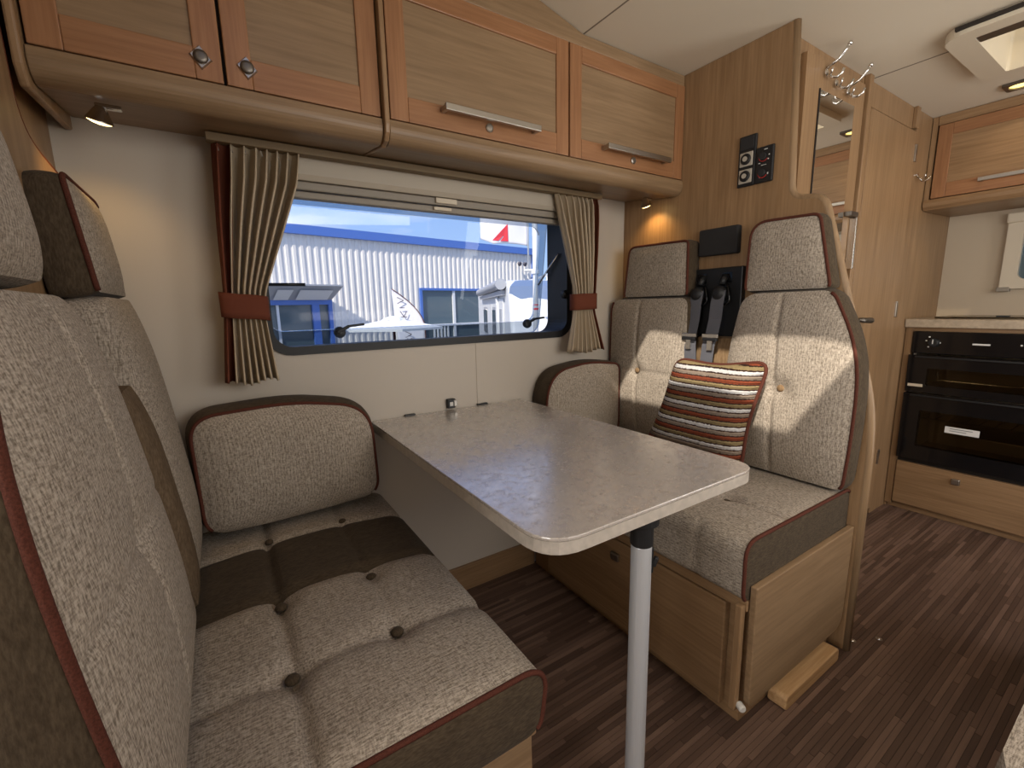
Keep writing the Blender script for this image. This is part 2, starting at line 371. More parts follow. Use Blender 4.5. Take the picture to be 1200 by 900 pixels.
# ------------------------------------------------------------------ cushions
def quad_outline(cs, mids=None, n=24):
    """four corners (u,v,r) counter-clockwise from lower left -> four sides of n+1 points, arc middle to arc middle"""
    mids = mids or {}; sides = []
    path = []
    for k in range(4): path.append([(cs[k][0], cs[k][1])]+list(mids.get(k, [])))
    flat = [p for s in path for p in s]
    def bez(k):
        i = sum(len(path[j]) for j in range(k)); c = V3((*flat[i], 0)); a = V3((*flat[i-1], 0)); b = V3((*flat[(i+1) % len(flat)], 0)); r = cs[k][2]
        p = c+(a-c).normalized()*min(r, (a-c).length*.49); q = c+(b-c).normalized()*min(r, (b-c).length*.49)
        g = [(1-t)**2*p+2*t*(1-t)*c+t*t*q for t in [j/8 for j in range(9)]]
        return g[:5], g[4:]
    for k in range(4):
        pl = bez(k)[1]+[V3((*m, 0)) for m in mids.get(k, [])]+bez((k+1) % 4)[0]
        if mids.get(k):                                   # soften the kinks of a side
            for _ in range(2):
                q = [pl[0]]
                for a, b in zip(pl, pl[1:]): q += [a*.75+b*.25, a*.25+b*.75]
                pl = q+[pl[-1]]
        d = [0]
        for a, b in zip(pl, pl[1:]): d.append(d[-1]+(b-a).length)
        out = []
        for j in range(n+1):
            t = d[-1]*j/n; i = 0
            while i < len(d)-2 and d[i+1] < t: i += 1
            h = (t-d[i])/max(1e-9, d[i+1]-d[i]); out.append(pl[i].lerp(pl[i+1], h))
        sides.append(out)
    return sides
def coons(S, n):
    B, R, T, L = S[0], S[1], list(reversed(S[2])), list(reversed(S[3]))
    def f(i, j):
        s, t = i/n, j/n
        return (1-t)*B[i]+t*T[i]+(1-s)*L[j]+s*R[j]-((1-s)*(1-t)*B[0]+s*(1-t)*B[n]+(1-s)*t*T[0]+s*t*T[n])
    return f
def slab(parent, frame, cs, T, fmat, bmat, mids=None, bulge=.02, belly=.006, disp=None, n=28, nb=8, pipe=.0045, names=('front_panel', 'side_band'), power=4, segs=None, bdisp=None, sides=(0, 1, 2, 3)):
    """boxed cushion: front panel, band around it (in lengthwise segments if asked), corded piping"""
    O, U, V, Wv = (V3(x) for x in frame)
    S = quad_outline(cs, mids, n); f = coons(S, n)
    def X(u, v, w): return O+U*u+V*v+Wv*w
    def front(a, b):
        i, j = round(a*n), round(b*n); p = f(i, j); s, t = 2*a-1, 2*b-1
        w = T+bulge*(1-abs(s)**power)*(1-abs(t)**power)
        if disp: w += disp(p.x, p.y)*(1-s**10)*(1-t**10)
        return X(p.x, p.y, w)
    fp = put(names[0], MB().grid(front, n, n), fmat, parent, smooth=True)
    loop = [p for k in range(4) for p in S[k][:-1]]; m = len(loop)
    cen = sum(loop, V3((0, 0, 0)))/m
    nor = []
    for i in range(m):
        t = loop[(i+1) % m]-loop[i-1]; nor.append(V3((t.y, -t.x, 0)).normalized())
    for (w0, w1, bm_, nm) in (segs or [(0, T, bmat, names[1])]):
        mb = MB(); vs = []
        for k in range(nb+1):
            w = w0+(w1-w0)*k/nb
            for i in range(m):
                q = loop[i]+nor[i]*belly*math.sin(math.pi*max(0.0, min(1.0, w/T)))
                if bdisp: q = q+nor[i]*bdisp(q, w, nor[i])*min(1, max(0, T-w)/.035)**.6
                vs.append(X(q.x, q.y, w))
        fs = [(k*m+i, k*m+(i+1) % m, (k+1)*m+(i+1) % m, (k+1)*m+i) for k in range(nb) for i in range(m)]
        if w0 <= 1e-6: fs.append(tuple(range(m)))
        mb.add(vs, fs); put(nm, mb, bm_, parent, smooth=True)
    if pipe:
        if len(sides) == 4: path, cl = loop, True
        else:
            path, cl = [], False
            for k in sides: path += S[k][(1 if path else 0):]
        put('piping', MB().tube([X(p.x, p.y, T) for p in path], pipe, 8, closed=cl), 'piping', parent, smooth=True)
    return fp
def button(parent, p, nrm, r=.011, m='velour_z'):
    put('button', MB().lathe([(.001, -.004), (r*.9, -.003), (r, .001), (r*.8, .005), (r*.4, .007), (.0005, .0075)], p, nrm, 16), m, parent, smooth=True)
def groove(d, depth, sig): return -depth*math.exp(-(d/sig)**2)

# ================================================================== the setting
W, P, CEIL = 1.392, 1.477, 1.84
SLX, HI = (1.0, .5), 1.965          # ceiling slope
def ceil_z(x): return CEIL if x >= 1.0 else (HI if x <= .5 else CEIL+(1.0-x)*.25)

# floor of long narrow strips
def build_floor():
    fl = put('floor', MB().box(-2.2, 3.25, -.9, W, -.04, -.0012), 'dark_gap')
    struct(fl, 'dark brown floor of narrow wood strips laid lengthwise', 'floor')
    w = .0125; g = .0009; lens = (.20, .29, .40); meshes = {}
    for l in lens:
        me = bpy.data.meshes.new('floor_strip'); mb = MB().box(0, l-g, 0, w-g, 0, .0012)
        me.from_pydata(mb.v, [], mb.f); me.materials.append(MAT['strip']); meshes[l] = me
    far = MB(); rng = random.Random(3); y = -.9; off = ORG['floor']; cand = []
    while y < W-w:
        x = -2.2-rng.random()*.4
        while x < 3.25:
            l = rng.choice(lens); x1 = x+l; a, b = max(x, -2.2), min(x1, 3.25)
            cx, cy = (a+b)/2, y+w/2
            seen = b-a > l-.001 and ((.60 < cx < .97 and .42 < cy < .95) or (cx >= .97 and .09 < cy < .49 and cx < 2.7)) and cy > .70-.55*(cx-.60)*1.25
            if seen: cand.append((math.hypot(cx, cy), x, y, l))
            elif b-a > .01: far.box(a, b-g, y, y+w-g, -.0012, 0)
            x = x1
        y += w
    cand.sort()
    for k, (_, x, y, l) in enumerate(cand):
        if k < 298:
            o = bpy.data.objects.new('floor_strip', meshes[l]); C.objects.link(o); o.parent = fl; o.location = V3((x, y, -.0012))-off
        else: far.box(x, x+l-g, y, y+w-g, -.0012, 0)
    put('floor_strips', far, 'strip_far', fl, kind='stuff')
build_floor()

# window wall with a rounded opening
WX0, WX1, WZ0, WZ1 = .10, 1.185, .925, 1.44
wb = put('wall_back', plate([(-.5, 0), (3.25, 0), (3.25, 2.05), (-.5, 2.05)], [rrect(WX0, WX1, WZ0, WZ1, .065)], 'y', W, W+.12), 'cream')
struct(wb, 'cream side wall with a wide rounded window behind the table', 'wall')
lab(put('joint_strip', MB().box(.748, .772, W-.0025, W, .70, .925), 'cream', wb, bevel=.001), 'thin vertical joint strip under the window')
bb = put('baseboard_back', MB().box(-.1, .985, W-.012, W, 0, .10), 'oak_x', bevel=.002); struct(bb, 'oak skirting board along the cream wall below the table', 'skirting')
wl = put('wall_left', plate([(-.9, 0), (2.0, 0), (2.0, 2.05), (-.9, 2.05)], [[(-.75, .95), (1.25, .95), (1.25, 1.85), (-.75, 1.85)]], 'x', -2.25, -2.2), 'cream')
struct(wl, 'cab end of the van with the windscreen opening', 'wall')
wcs = put('wall_cab_side', MB().box(-2.2, -.5, W, W+.035, 0, 2.05), 'cream'); struct(wcs, 'cream wall beside the cab, behind the dinette seat back', 'wall')
wf = put('wall_front', plate([(-2.2, 0), (3.25, 0), (3.25, 2.05), (-2.2, 2.05)], [[(.30, 1.0), (1.70, 1.0), (1.70, 1.58), (.30, 1.58)], [(2.08, .02), (2.68, .02), (2.68, 1.78), (2.08, 1.78)]], 'y', -.94, -.9), 'cream')
struct(wf, 'cream side wall opposite the dinette with window and entrance openings', 'wall')
wk = put('wall_right', MB().box(3.2, 3.25, -.9, W, 0, 2.05), 'cream_warm'); struct(wk, 'plain cream wall behind the hob', 'wall')

# ceiling: flat over the kitchen, rising over the dinette towards the cab
RL = (1.985, 2.385, .06, .50)        # kitchen rooflight opening x0 x1 y0 y1
SL = (.04, .37, -.17, .55)            # rooflight over the dinette
def build_ceiling():
    mb = plate([(1.0, -.9), (3.25, -.9), (3.25, W), (1.0, W)], [[(RL[0], RL[2]), (RL[1], RL[2]), (RL[1], RL[3]), (RL[0], RL[3])]], 'z', CEIL, CEIL+.03)
    c = put('ceiling', mb, 'ceiling_cloth'); struct(c, 'cream fabric ceiling with thin panel joints', 'ceiling')
    mb = MB().prism([(1.0, CEIL), (1.0, CEIL+.03), (.5, HI+.03), (.5, HI)], 'y', -.9, W)
    put('slope', mb, 'ceiling_cloth', c)
    put('raised_panel', plate([(-2.2, -.9), (.5, -.9), (.5, W), (-2.2, W)], [[(SL[0], SL[2]), (SL[1], SL[2]), (SL[1], SL[3]), (SL[0], SL[3])]], 'z', HI, HI+.03), 'ceiling_cloth', c)
    put('joint', MB().box(2.098, 2.103, .545, .79, CEIL-.001, CEIL), 'seam', c)
    put('joint', MB().box(1.0, 1.004, -.9, 1.12, CEIL-.001, CEIL+.001), 'seam', c)
build_ceiling()

# shaped oak partition behind the forward-facing seats, with its front edge swept down to the aisle
PART = rpoly([(W, 0, 0), (W, CEIL, 0), (.755, CEIL, 0), (.732, 1.345, .045), (.640, 1.338, .035), (.475, .76, .08), (.467, .62, .05), (.467, 0, 0)])
pr = put('wall_partition', MB().prism(PART, 'x', P, P+.024), 'oak_z', bevel=.003)
struct(pr, 'oak partition with a swept front edge behind the belted seats', 'wall')
edge = [(P+.012, y, z) for y, z in PART if y < .76]
put('edge_strip', MB().tube(edge, .0128, 8), 'oak_dull_z', pr, smooth=True)

# washroom wall with door and mirror panel
wwm = MB(); wwm.box(P+.024, 2.03, .79, .81, 0, CEIL); wwm.box(2.03, 2.10, .785, .81, 0, CEIL); wwm.box(2.60, 3.2, .785, .81, 0, CEIL); wwm.box(2.10, 2.60, .787, .81, 1.755, CEIL)
ww = put('wall_washroom', wwm, 'oak_z', bevel=.002); struct(ww, 'oak washroom wall between the partition and the kitchen', 'wall')
put('post', MB().box(2.045, 2.075, .765, .785, 0, CEIL), 'oak_z', ww, bevel=.003)
put('post', MB().box(2.55, 2.585, .772, .787, 1.755, CEIL), 'oak_z', ww, bevel=.003)
dr = put('door_1', MB().box(2.108, 2.592, .776, .80, .04, 1.745), 'oak_z', bevel=.004); struct(dr, 'plain oak washroom door beside the mirror', 'door')
dh = MB().tube([(2.14, .776, .965), (2.14, .752, .965), (2.143, .746, .965), (2.155, .744, .964), (2.225, .743, .961)], [.009, .009, .010, .011, .012], 10)
put('lever_handle', dh, 'steel_dark', dr, smooth=True); put('handle_rose', MB().lathe([(.024, 0), (.024, .006), (.018, .009)], (2.14, .776, .965), (0, -1, 0)), 'nickel', dr)
for z in (1.66, 1.0, .3): put('hinge', MB().box(2.575, 2.592, .770, .778, z-.035, z+.035), 'nickel', dr, bevel=.002)

# ================================================================== window in the cream wall
def window():
    w1 = thing('window_1', ((WX0+WX1)/2, W, WZ0), 'wide rounded window with black rubber frame looking onto a warehouse', 'window', kind='structure')
    put('frame', plate(rrect(WX0-.002, WX1+.002, WZ0-.002, WZ1+.002, .067), [rrect(WX0+.022, WX1-.024, WZ0+.022, WZ1-.022, .048)], 'y', W-.006, W+.02), 'rubber', w1, bevel=.004)
    put('outer_frame', plate(rrect(WX0-.002, WX1+.002, WZ0-.002, WZ1+.002, .067), [rrect(WX0+.016, WX1-.016, WZ0+.016, WZ1-.016, .05)], 'y', W+.02, W+.13), 'rubber', w1)
    # pane hinged along its top edge and pushed out at the bottom
    a = math.radians(8.5); hz, hy = 1.425, W+.138
    cs = rrect(WX0-.01, WX1-.006, .925, hz, .05); c2 = rrect(WX0+.030, WX1-.040, .978, 1.362, .04)
    def tilt(mb):
        mb.v = [(x, hy+(hz-z)*math.sin(a)+(y-hy)*math.cos(a), hz-(hz-z)*math.cos(a)+(y-hy)*math.sin(a)) for x, y, z in mb.v]; return mb
    put('pane', tilt(plate(c2, [], 'y', hy, hy+.004)), 'acrylic', w1)
    put('pane_rim', tilt(plate(cs, [c2], 'y', hy-.004, hy+.008)), 'acrylic_rim', w1)
    def lp(x, z, dy=0):
        m = MB(); m.v = [(x, hy+dy, z)]; return V3(tilt(m).v[0])
    for x in (.335, 1.10):
        p = lp(x, .968, -.01); put('catch', MB().lathe([(.016, 0), (.020, .012), (.017, .024), (.006, .027)], p, (0, -1, .15), 12).bar(p+V3((-.010, -.022, .002)), p+V3((.030, -.026, .022)), .016, .010).bar(p+V3((.026, -.026, .021)), p+V3((.078, -.028, .026)), .014, .008), 'black', w1, bevel=.002)
    p = lp(.135, 1.125, -.006); put('grab_rod', MB().tube([p, p+V3((.105, -.012, .0))], .005, 8), 'black', w1, smooth=True)
    t = lp(WX1-.022, .99); put('stay', MB().tube([(WX1-.022, W+.05, 1.25), (t.x-.01, t.y-.03, t.z+.14)], .0045, 8), 'chrome', w1, smooth=True)
    put('stay_knob', MB().lathe([(.008, 0), (.017, .004), (.017, .018), (.008, .022)], (WX1-.024, W+.016, 1.09), (0, -1, 0), 14), 'black', w1)
    return w1
window()
def blind():
    b = thing('roller_blind', (.64, 1.37, 1.36), 'cream blind cassette with pulled-up rails across the window top', 'blind')
    x0, x1 = .112, 1.175
    put('cassette', MB().prism([(W-.009, 1.385), (W-.009, 1.452), (W-.05, 1.452), (W-.058, 1.44), (W-.058, 1.398), (W-.05, 1.385)], 'x', x0, x1), 'cassette', b, bevel=.002)
    put('upper_rail', MB().box(x0, x1, W-.046, W-.010, 1.362, 1.383), 'grey_blind', b, bevel=.003)
    put('lower_rail', MB().box(x0, x1, W-.040, W-.012, 1.342, 1.359), 'grey_blind', b, bevel=.003)
    put('catch_tab', MB().box(.60, .672, W-.055, W-.046, 1.366, 1.382), 'ivory', b, bevel=.003)
    put('catch_tab', MB().box(.595, .655, W-.048, W-.041, 1.346, 1.356), 'ivory', b, bevel=.002)
blind()

# ================================================================== overhead lockers
def door_front(parent, ax, u0, u1, z0, z1, face, fw, fmat_v, fmat_h, pmat, t=.018, sgn=-1):
    """framed locker door; ax 'x': runs along x and faces -y; ax 'y': runs along y and faces -x"""
    def bx(mb, a, b, c, d, e0, e1):
        return mb.box(a, b, face+e0, face+e1, c, d) if ax == 'x' else mb.box(face+e0, face+e1, a, b, c, d)
    mb = MB(); bx(mb, u0+fw-.003, u1-fw+.003, z0+fw-.003, z1-fw+.003, .005, t-.004); d = put('door', mb, pmat, parent)
    for a, b in ((u0, u0+fw), (u1-fw, u1)):
        mb = MB(); bx(mb, a, b, z0, z1, 0, t); put('stile', mb, fmat_v, d, bevel=.002)
    mb = MB(); bx(mb, u0+fw, u1-fw, z0, z0+fw*1.25, 0, t); put('rail', mb, fmat_h, d, bevel=.002)
    mb = MB(); bx(mb, u0+fw, u1-fw, z1-fw, z1, 0, t); put('rail', mb, fmat_h, d, bevel=.002)
    return d
def bar_handle(d, ax, u0, u1, z, face):
    m = MB()
    if ax == 'x':
        m.box(u0, u1, face-.034, face-.024, z-.008, z+.008); m.box(u0, u0+.011, face-.026, face, z-.006, z+.006); m.box(u1-.011, u1, face-.026, face, z-.006, z+.006)
    else:
        m.box(face-.034, face-.024, u0, u1, z-.008, z+.008); m.box(face-.026, face, u0, u0+.011, z-.006, z+.006); m.box(face-.026, face, u1-.011, u1, z-.006, z+.006)
    put('handle', m, 'nickel', d, bevel=.0015)
FY = 1.112                                             # door face
def shelf_prof(dy=0):
    return [(W-.001, 1.468), (1.20, 1.443)]+[(1.107+dy+.034*(1-math.cos(a)), 1.470-.035*math.sin(a)) for a in [math.radians(90-10*k) for k in range(10)]]+[(1.110+dy, 1.487)]+[(W-.001, 1.487)]
def fascia(x0, x1):
    xs = [x for x in (x0, .5, 1.0, x1) if x0 <= x <= x1]
    return [(x0, 1.803), (x1, 1.803)]+[(x, ceil_z(x)-.002) for x in sorted(set(xs), reverse=True)]
def locker(name, label, x0, x1, dy):
    t = thing(name, ((x0+x1)/2, 1.25, 1.437), label, 'locker', 'overhead lockers above the window')
    put('bullnose_shelf', MB().prism(shelf_prof(dy), 'x', x0, x1), 'oak_dull_x', t, smooth=False, bevel=.002)
    put('carcass', MB().box(x0, x1, 1.133, W-.001, 1.488, 1.80), 'dark_gap', t)
    put('fascia', MB().prism(fascia(x0, x1), 'y', 1.118, 1.15), 'oak_dull_x', t, bevel=.002)
    return t
LA = locker('overhead_locker', 'overhead locker with two knob-latched doors above the curtain near the cab', -.218, .373, .004)
for (u0, u1) in ((-.215, .060), (.066, .371)):
    d = door_front(LA, 'x', u0, u1, 1.490, 1.80, FY+.004, .045, 'alder_z', 'alder_x', 'oak_dull_x')
    kx = u1-.034 if u0 < 0 else u0+.037
    c = MB(); s = .019; kz = 1.528; y = FY+.004
    c.add([(kx-s*1.0, y, kz+.002), (kx, y, kz-s*1.15), (kx+s, y, kz-.002), (kx, y, kz+s*1.15), (kx-s*.85, y-.004, kz+.002), (kx, y-.004, kz-s), (kx+s*.85, y-.004, kz-.002), (kx, y-.004, kz+s)],
          [(0, 1, 2, 3), (4, 7, 6, 5), (0, 4, 5, 1), (1, 5, 6, 2), (2, 6, 7, 3), (3, 7, 4, 0)])
    put('latch_plate', c, 'nickel', d); put('latch_button', MB().lathe([(.0125, .003), (.0125, .006), (.0105, .0085), (.006, .0095)], (kx, y, kz), (0, -1, 0)), 'steel_dark', d, smooth=True)
put('end_panel', MB().prism([(W-.001, 1.44), (1.115, 1.42), (1.098, 1.45), (1.098, 1.80), (1.14, HI-.003), (W-.001, HI-.003)], 'x', -.233, -.219), 'oak_z', LA, bevel=.004)
LB = locker('overhead_locker', 'long overhead locker with two bar-handled doors against the oak partition', .388, P-.001, 0)
for (u0, u1, h0, h1) in ((.393, .938, .522, .812), (.944, 1.473, 1.072, 1.37)):
    d = door_front(LB, 'x', u0, u1, 1.490, 1.80, FY, .045, 'alder_z', 'alder_x', 'oak_dull_x'); bar_handle(d, 'x', h0, h1, 1.533, FY)
    lx = (h0+h1)/2-.005; put('lock', MB().lathe([(.011, 0), (.011, .004), (.008, .006)], (lx, FY, 1.517), (0, -1, 0), 16), 'nickel', d)
put('divider', MB().prism([(W-.001, 1.47), (1.20, 1.44), (1.143, 1.432), (1.116, 1.439), (1.103, 1.455), (1.099, 1.472), (1.099, 1.80), (1.11, ceil_z(.38)-.003), (W-.001, ceil_z(.38)-.003)], 'x', .3745, .3865), 'oak_z', LB, bevel=.003)
ct = thing('curtain_track', (.63, 1.31, 1.432), 'ribbed brown curtain track under the overhead lockers', 'track')
for k in range(3): put('groove_rail', MB().box(.02, 1.25, 1.288+.013*k, 1.299+.013*k, 1.434+.001*k, 1.452), 'brown_rib', ct, bevel=.002)

# ================================================================== curtains
def curtain(label, prof, band_left, seed, band_w, ty):
    """prof: rows (z, x0, x1, amplitude); the narrow rust band lies on one edge"""
    t = thing('curtain', ((prof[-1][1]+prof[-1][2])/2, ty, prof[-1][0]), label, 'curtain', 'tied-back curtains beside the window')
    def at(z):
        for a, b in zip(prof, prof[1:]):
            if a[0] >= z >= b[0]:
                h = (a[0]-z)/(a[0]-b[0]); return [a[i]+(b[i]-a[i])*h for i in (1, 2, 3)]
        return prof[-1][1:]
    rng = random.Random(seed); ph = [rng.random()*.5 for _ in range(5)]
    z0, z1 = prof[-1][0], prof[0][0]; nf = 7.5
    def pt(s, v):
        z = z0+(z1-z0)*v; x0, x1, am = at(z)
        k = math.pi*nf*s+.5*math.sin(5*s+ph[1]*6)+.25*math.sin(3*v+ph[2]*5)*s*(1-s)*4
        y = ty-am*(2*abs(math.sin(k))-1)*(1 if v < .93 else 1-.5*(v-.93)/.07)-.003*math.sin(11*s+3*v)
        x = x0+(x1-x0)*s+.25*am*math.sin(2*k)
        return (x, y, z+.006*math.sin(9*s+ph[0])*(1-v)**3)
    a, b = (band_w, 1.0) if band_left else (0.0, 1-band_w)
    put('drape', MB().grid(lambda s, v: pt(a+(b-a)*s, v), 110, 44), 'curtain', t, smooth=True, solid=.002)
    a2, b2 = (0.0, band_w) if band_left else (1-band_w, 1.0)
    lab(put('edge_band', MB().grid(lambda s, v: pt(a2+(b2-a2)*s, v), 14, 44), 'rust', t, smooth=True, solid=.002), 'rust brown edge band of the curtain')
    # tie-back
    zt = (1.091+1.028)/2; x0, x1, am = at(zt); cx, rx = (x0+x1)/2, (x1-x0)/2+.006; ry = max(am*1.6, .020)+.004
    def band(s, v):
        an = 2*math.pi*s; e = .62
        c, sn = math.cos(an), math.sin(an)
        return (cx+rx*math.copysign(abs(c)**e, c), ty+ry*math.copysign(abs(sn)**e, sn), zt-.030+.060*v+(.006 if band_left else -.002)*-c)
    put('tie_back', MB().grid(band, 48, 4), 'rust', t, smooth=True, solid=.004)
    for k in range(6):
        s = (k+.6)/6.6; p = pt(s, .955); put('hook', MB().tube([(p[0], ty+.012, p[2]+.016), (p[0], ty-.012, p[2]+.006), (p[0]+.003, ty-.014, p[2]-.006)], .0016, 6), 'grey_blind', t)
curtain('tied cream curtain with rust left edge beside the two knob-latched lockers', [(1.449, .029, .220, .022), (1.36, .024, .205, .027), (1.25, .019, .165, .025), (1.10, .016, .110, .017), (1.06, .014, .104, .010), (1.02, .010, .104, .011), (.868, -.005, .116, .022)], True, 2, .20, 1.315)
curtain('tied cream curtain beside the oak partition, hanging behind the right armrest', [(1.449, 1.038, 1.236, .022), (1.36, 1.058, 1.236, .026), (1.25, 1.092, 1.236, .024), (1.10, 1.130, 1.236, .016), (1.06, 1.132, 1.236, .010), (1.02, 1.132, 1.238, .011), (.868, 1.100, 1.282, .022)], False, 5, .10, 1.315)

# ================================================================== table
def table():
    t = thing('dining_table', (.62, .93, 0), 'stone-effect dinette table with rounded corners on one white leg', 'table')
    o = rpoly([(.365, 1.386, .004), (.365, .478, .075), (.931, .478, .055), (.931, 1.386, .004)], 8)
    put('table_top', MB().prism(o, 'z', .6935, .70), 'stone_laminate', t, bevel=.0015)
    put('edge_band', MB().prism([(.365+(x-.365)*.999+.0003, y+.0005 if y < .6 else y) for x, y in o], 'z', .672, .6933), 'edge_stone', t)
    lg = put('leg', MB().lathe([(.019, 0), (.019, .607)], (.607, .512, .004), (0, 0, 1), 28), 'alu_white', t, smooth=False, bevel=.001)
    put('foot_plate', MB().lathe([(.024, 0), (.024, .004)], (.607, .512, 0), (0, 0, 1), 24), 'black', lg)
    put('leg_collar', MB().lathe([(.0195, 0), (.021, .003), (.021, .040), (.030, .044), (.030, .0605)], (.607, .512, .611), (0, 0, 1), 28), 'black', t, bevel=.001)
    v = V3((.78, -.62, 0)).normalized(); p = V3((.607, .512, .582))+v*.0185
    put('latch', MB().bar(p+V3((0, 0, -.025)), p+V3((0, 0, .025)), .014, .006, up=v).bar(p+v*.004+V3((0, 0, -.014)), p+v*.010+V3((0, 0, .004)), .009, .008, up=v), 'black', lg, bevel=.002)
    put('wall_hook', MB().box(.475, .510, W-.012, W-.001, .700, .705), 'black', t); put('wall_hook', MB().box(.745, .785, W-.012, W-.001, .700, .705), 'black', t)
table()
bkt = thing('wall_clip', (.64, W-.012, .706), 'small black clip on the cream wall above the table edge', 'clip')
put('body', MB().box(.625, .655, W-.018, W-.0005, .7055, .738), 'black', bkt, bevel=.003); put('spring', MB().box(.6475, .658, W-.021, W-.008, .712, .733), 'nickel', bkt, bevel=.001); put('face', MB().box(.632, .644, W-.020, W-.018, .714, .728), 'white_plastic', bkt)

# ================================================================== right seat
def right_seat():
    b = thing('seat_box', (1.22, .95, 0), 'oak seat box with end panel under the belted seats', 'seat base')
    put('plinth', MB().box(.99, P-.002, .512, W-.013, 0, .05), 'oak_y', b)
    put('carcass', MB().box(.985, P-.002, .50, W-.013, .05, .332), 'oak_y', b)
    put('top_rail', MB().box(.955, P-.002, .492, W-.013, .333, .361), 'oak_y', b, bevel=.003)
    d = put('flap_door', MB().box(.962, .984, .548, 1.26, .036, .324), 'oak_y', b, bevel=.004)
    put('knob', MB().box(.950, .962, .893, .925, .258, .284), 'nickel', d, bevel=.004)
    ep = MB().prism(rpoly([(.962, .085, .018), (1.462, .085, .05), (1.472, .402, .004), (.958, .402, .004)]), 'y', .474, .490)
    put('end_panel', ep, 'oak_dull_x', b, bevel=.003)
    put('corner_stick', MB().box(.936, .953, .494, .512, .075, .352), 'oak_z', b, bevel=.003)
    put('stop_button', MB().lathe([(.009, 0), (.009, .014), (.007, .017)], (.950, .492, .090), (-.5, -1, 0), 14), 'white_plastic', b)
    # seat cushion: end band brown, cloth wrapped over top and front
    c = thing('seat_cushion', (1.2, .93, .362), 'beige boucle seat cushion with brown end on the oak seat box', 'cushion')
    def bd(q, w, n):
        y = .493+(.890-w); x = q.x
        r = 0
        if n.y > .5: r += groove(x-1.13, .012, .010)+.006*math.sin((x-.93)/.5*math.pi)
        r += groove(y-.80, .010, .010)+groove(y-1.08, .010, .010)+groove(y-.62, .004, .010)*(n.x < -.3)
        for bx_, by_ in ((1.13, .66), (1.13, .80), (1.13, 1.08)):
            if n.y > .5: r += groove(math.hypot(x-bx_, y-by_), .014, .03)
        return r
    slab(c, ((0, 1.383, 0), (1, 0, 0), (0, 0, 1), (0, -1, 0)), [(.935, .363, .03), (1.466, .363, .02), (1.468, .512, .03), (.932, .514, .045)], .890, 'velour_x', 'boucle_y', bulge=.004, belly=.0, n=64, nb=90, names=('end_panel', 'cloth_cover'), bdisp=bd, sides=(2, 3))
    for y in (.66, .80): button(c, (1.13, y, .498), (0, 0, 1), .010)
    fr = lambda x: ((x, 0, 0), (0, 1, 0), (0, 0, 1), (-1, 0, 0))
    def dn(u, v): return groove(u-.685, .007, .007)+(groove(v-.79, .005, .008) if u > .685 else 0)+groove(math.hypot(u-.665, v-.79), .016, .03)
    k = thing('back_cushion', (1.42, .66, .52), 'beige boucle back cushion in full sun, nearest the aisle', 'cushion', 'back cushions of the belted seats')
    slab(k, fr(1.472), [(.488, .522, .025), (.862, .522, .02), (.806, 1.070, .05), (.556, 1.073, .03)], .078, 'boucle_z', 'velour_z', mids={3: [(.50, .95), (.478, .84), (.480, .66)], 1: [(.848, .86)]}, bulge=.026, disp=dn, n=76, sides=(3,))
    button(k, (1.383, .665, .79), (-1, 0, 0), m='velour_tan')
    def df(u, v): return groove(u-1.215, .007, .007)+groove(v-.785, .004, .008)+groove(math.hypot(u-1.215, v-.785), .016, .03)
    k = thing('back_cushion', (1.42, 1.18, .52), 'beige boucle back cushion between the belt panel and the cream wall', 'cushion', 'back cushions of the belted seats')
    slab(k, fr(1.472), [(.995, .522, .02), (1.382, .522, .02), (1.370, 1.066, .05), (1.006, 1.064, .03)], .078, 'boucle_z', 'velour_z', bulge=.026, disp=df, n=76, sides=(1,))
    button(k, (1.383, 1.215, .785), (-1, 0, 0), m='velour_tan')
    k = thing('head_cushion', (1.43, .69, 1.078), 'beige boucle headrest cushion below the switch panels, tapered towards the top', 'cushion', 'headrests of the belted seats')
    slab(k, fr(1.472), [(.570, 1.079, .015), (.808, 1.079, .015), (.800, 1.284, .05), (.612, 1.280, .018)], .064, 'boucle_z', 'velour_z', bulge=.012, n=24, sides=(1, 2, 3))
    k = thing('head_cushion', (1.43, 1.17, 1.075), 'beige boucle headrest cushion beside the cream wall, under the lit spot lamp', 'cushion', 'headrests of the belted seats')
    slab(k, fr(1.472), [(1.020, 1.074, .012), (1.316, 1.074, .012), (1.292, 1.268, .03), (1.024, 1.262, .014)], .064, 'boucle_z', 'velour_z', bulge=.010, n=24, sides=(1, 2, 3))
    k = thing('centre_pad', (1.44, .92, .52), 'tan velour pad between the two sunlit back cushions', 'pad')
    slab(k, fr(1.472), [(.869, .522, .01), (.988, .522, .01), (.992, .925, .01), (.852, .925, .01)], .036, 'velour_tan', 'velour_tan', bulge=.008, n=16, pipe=0)
right_seat()

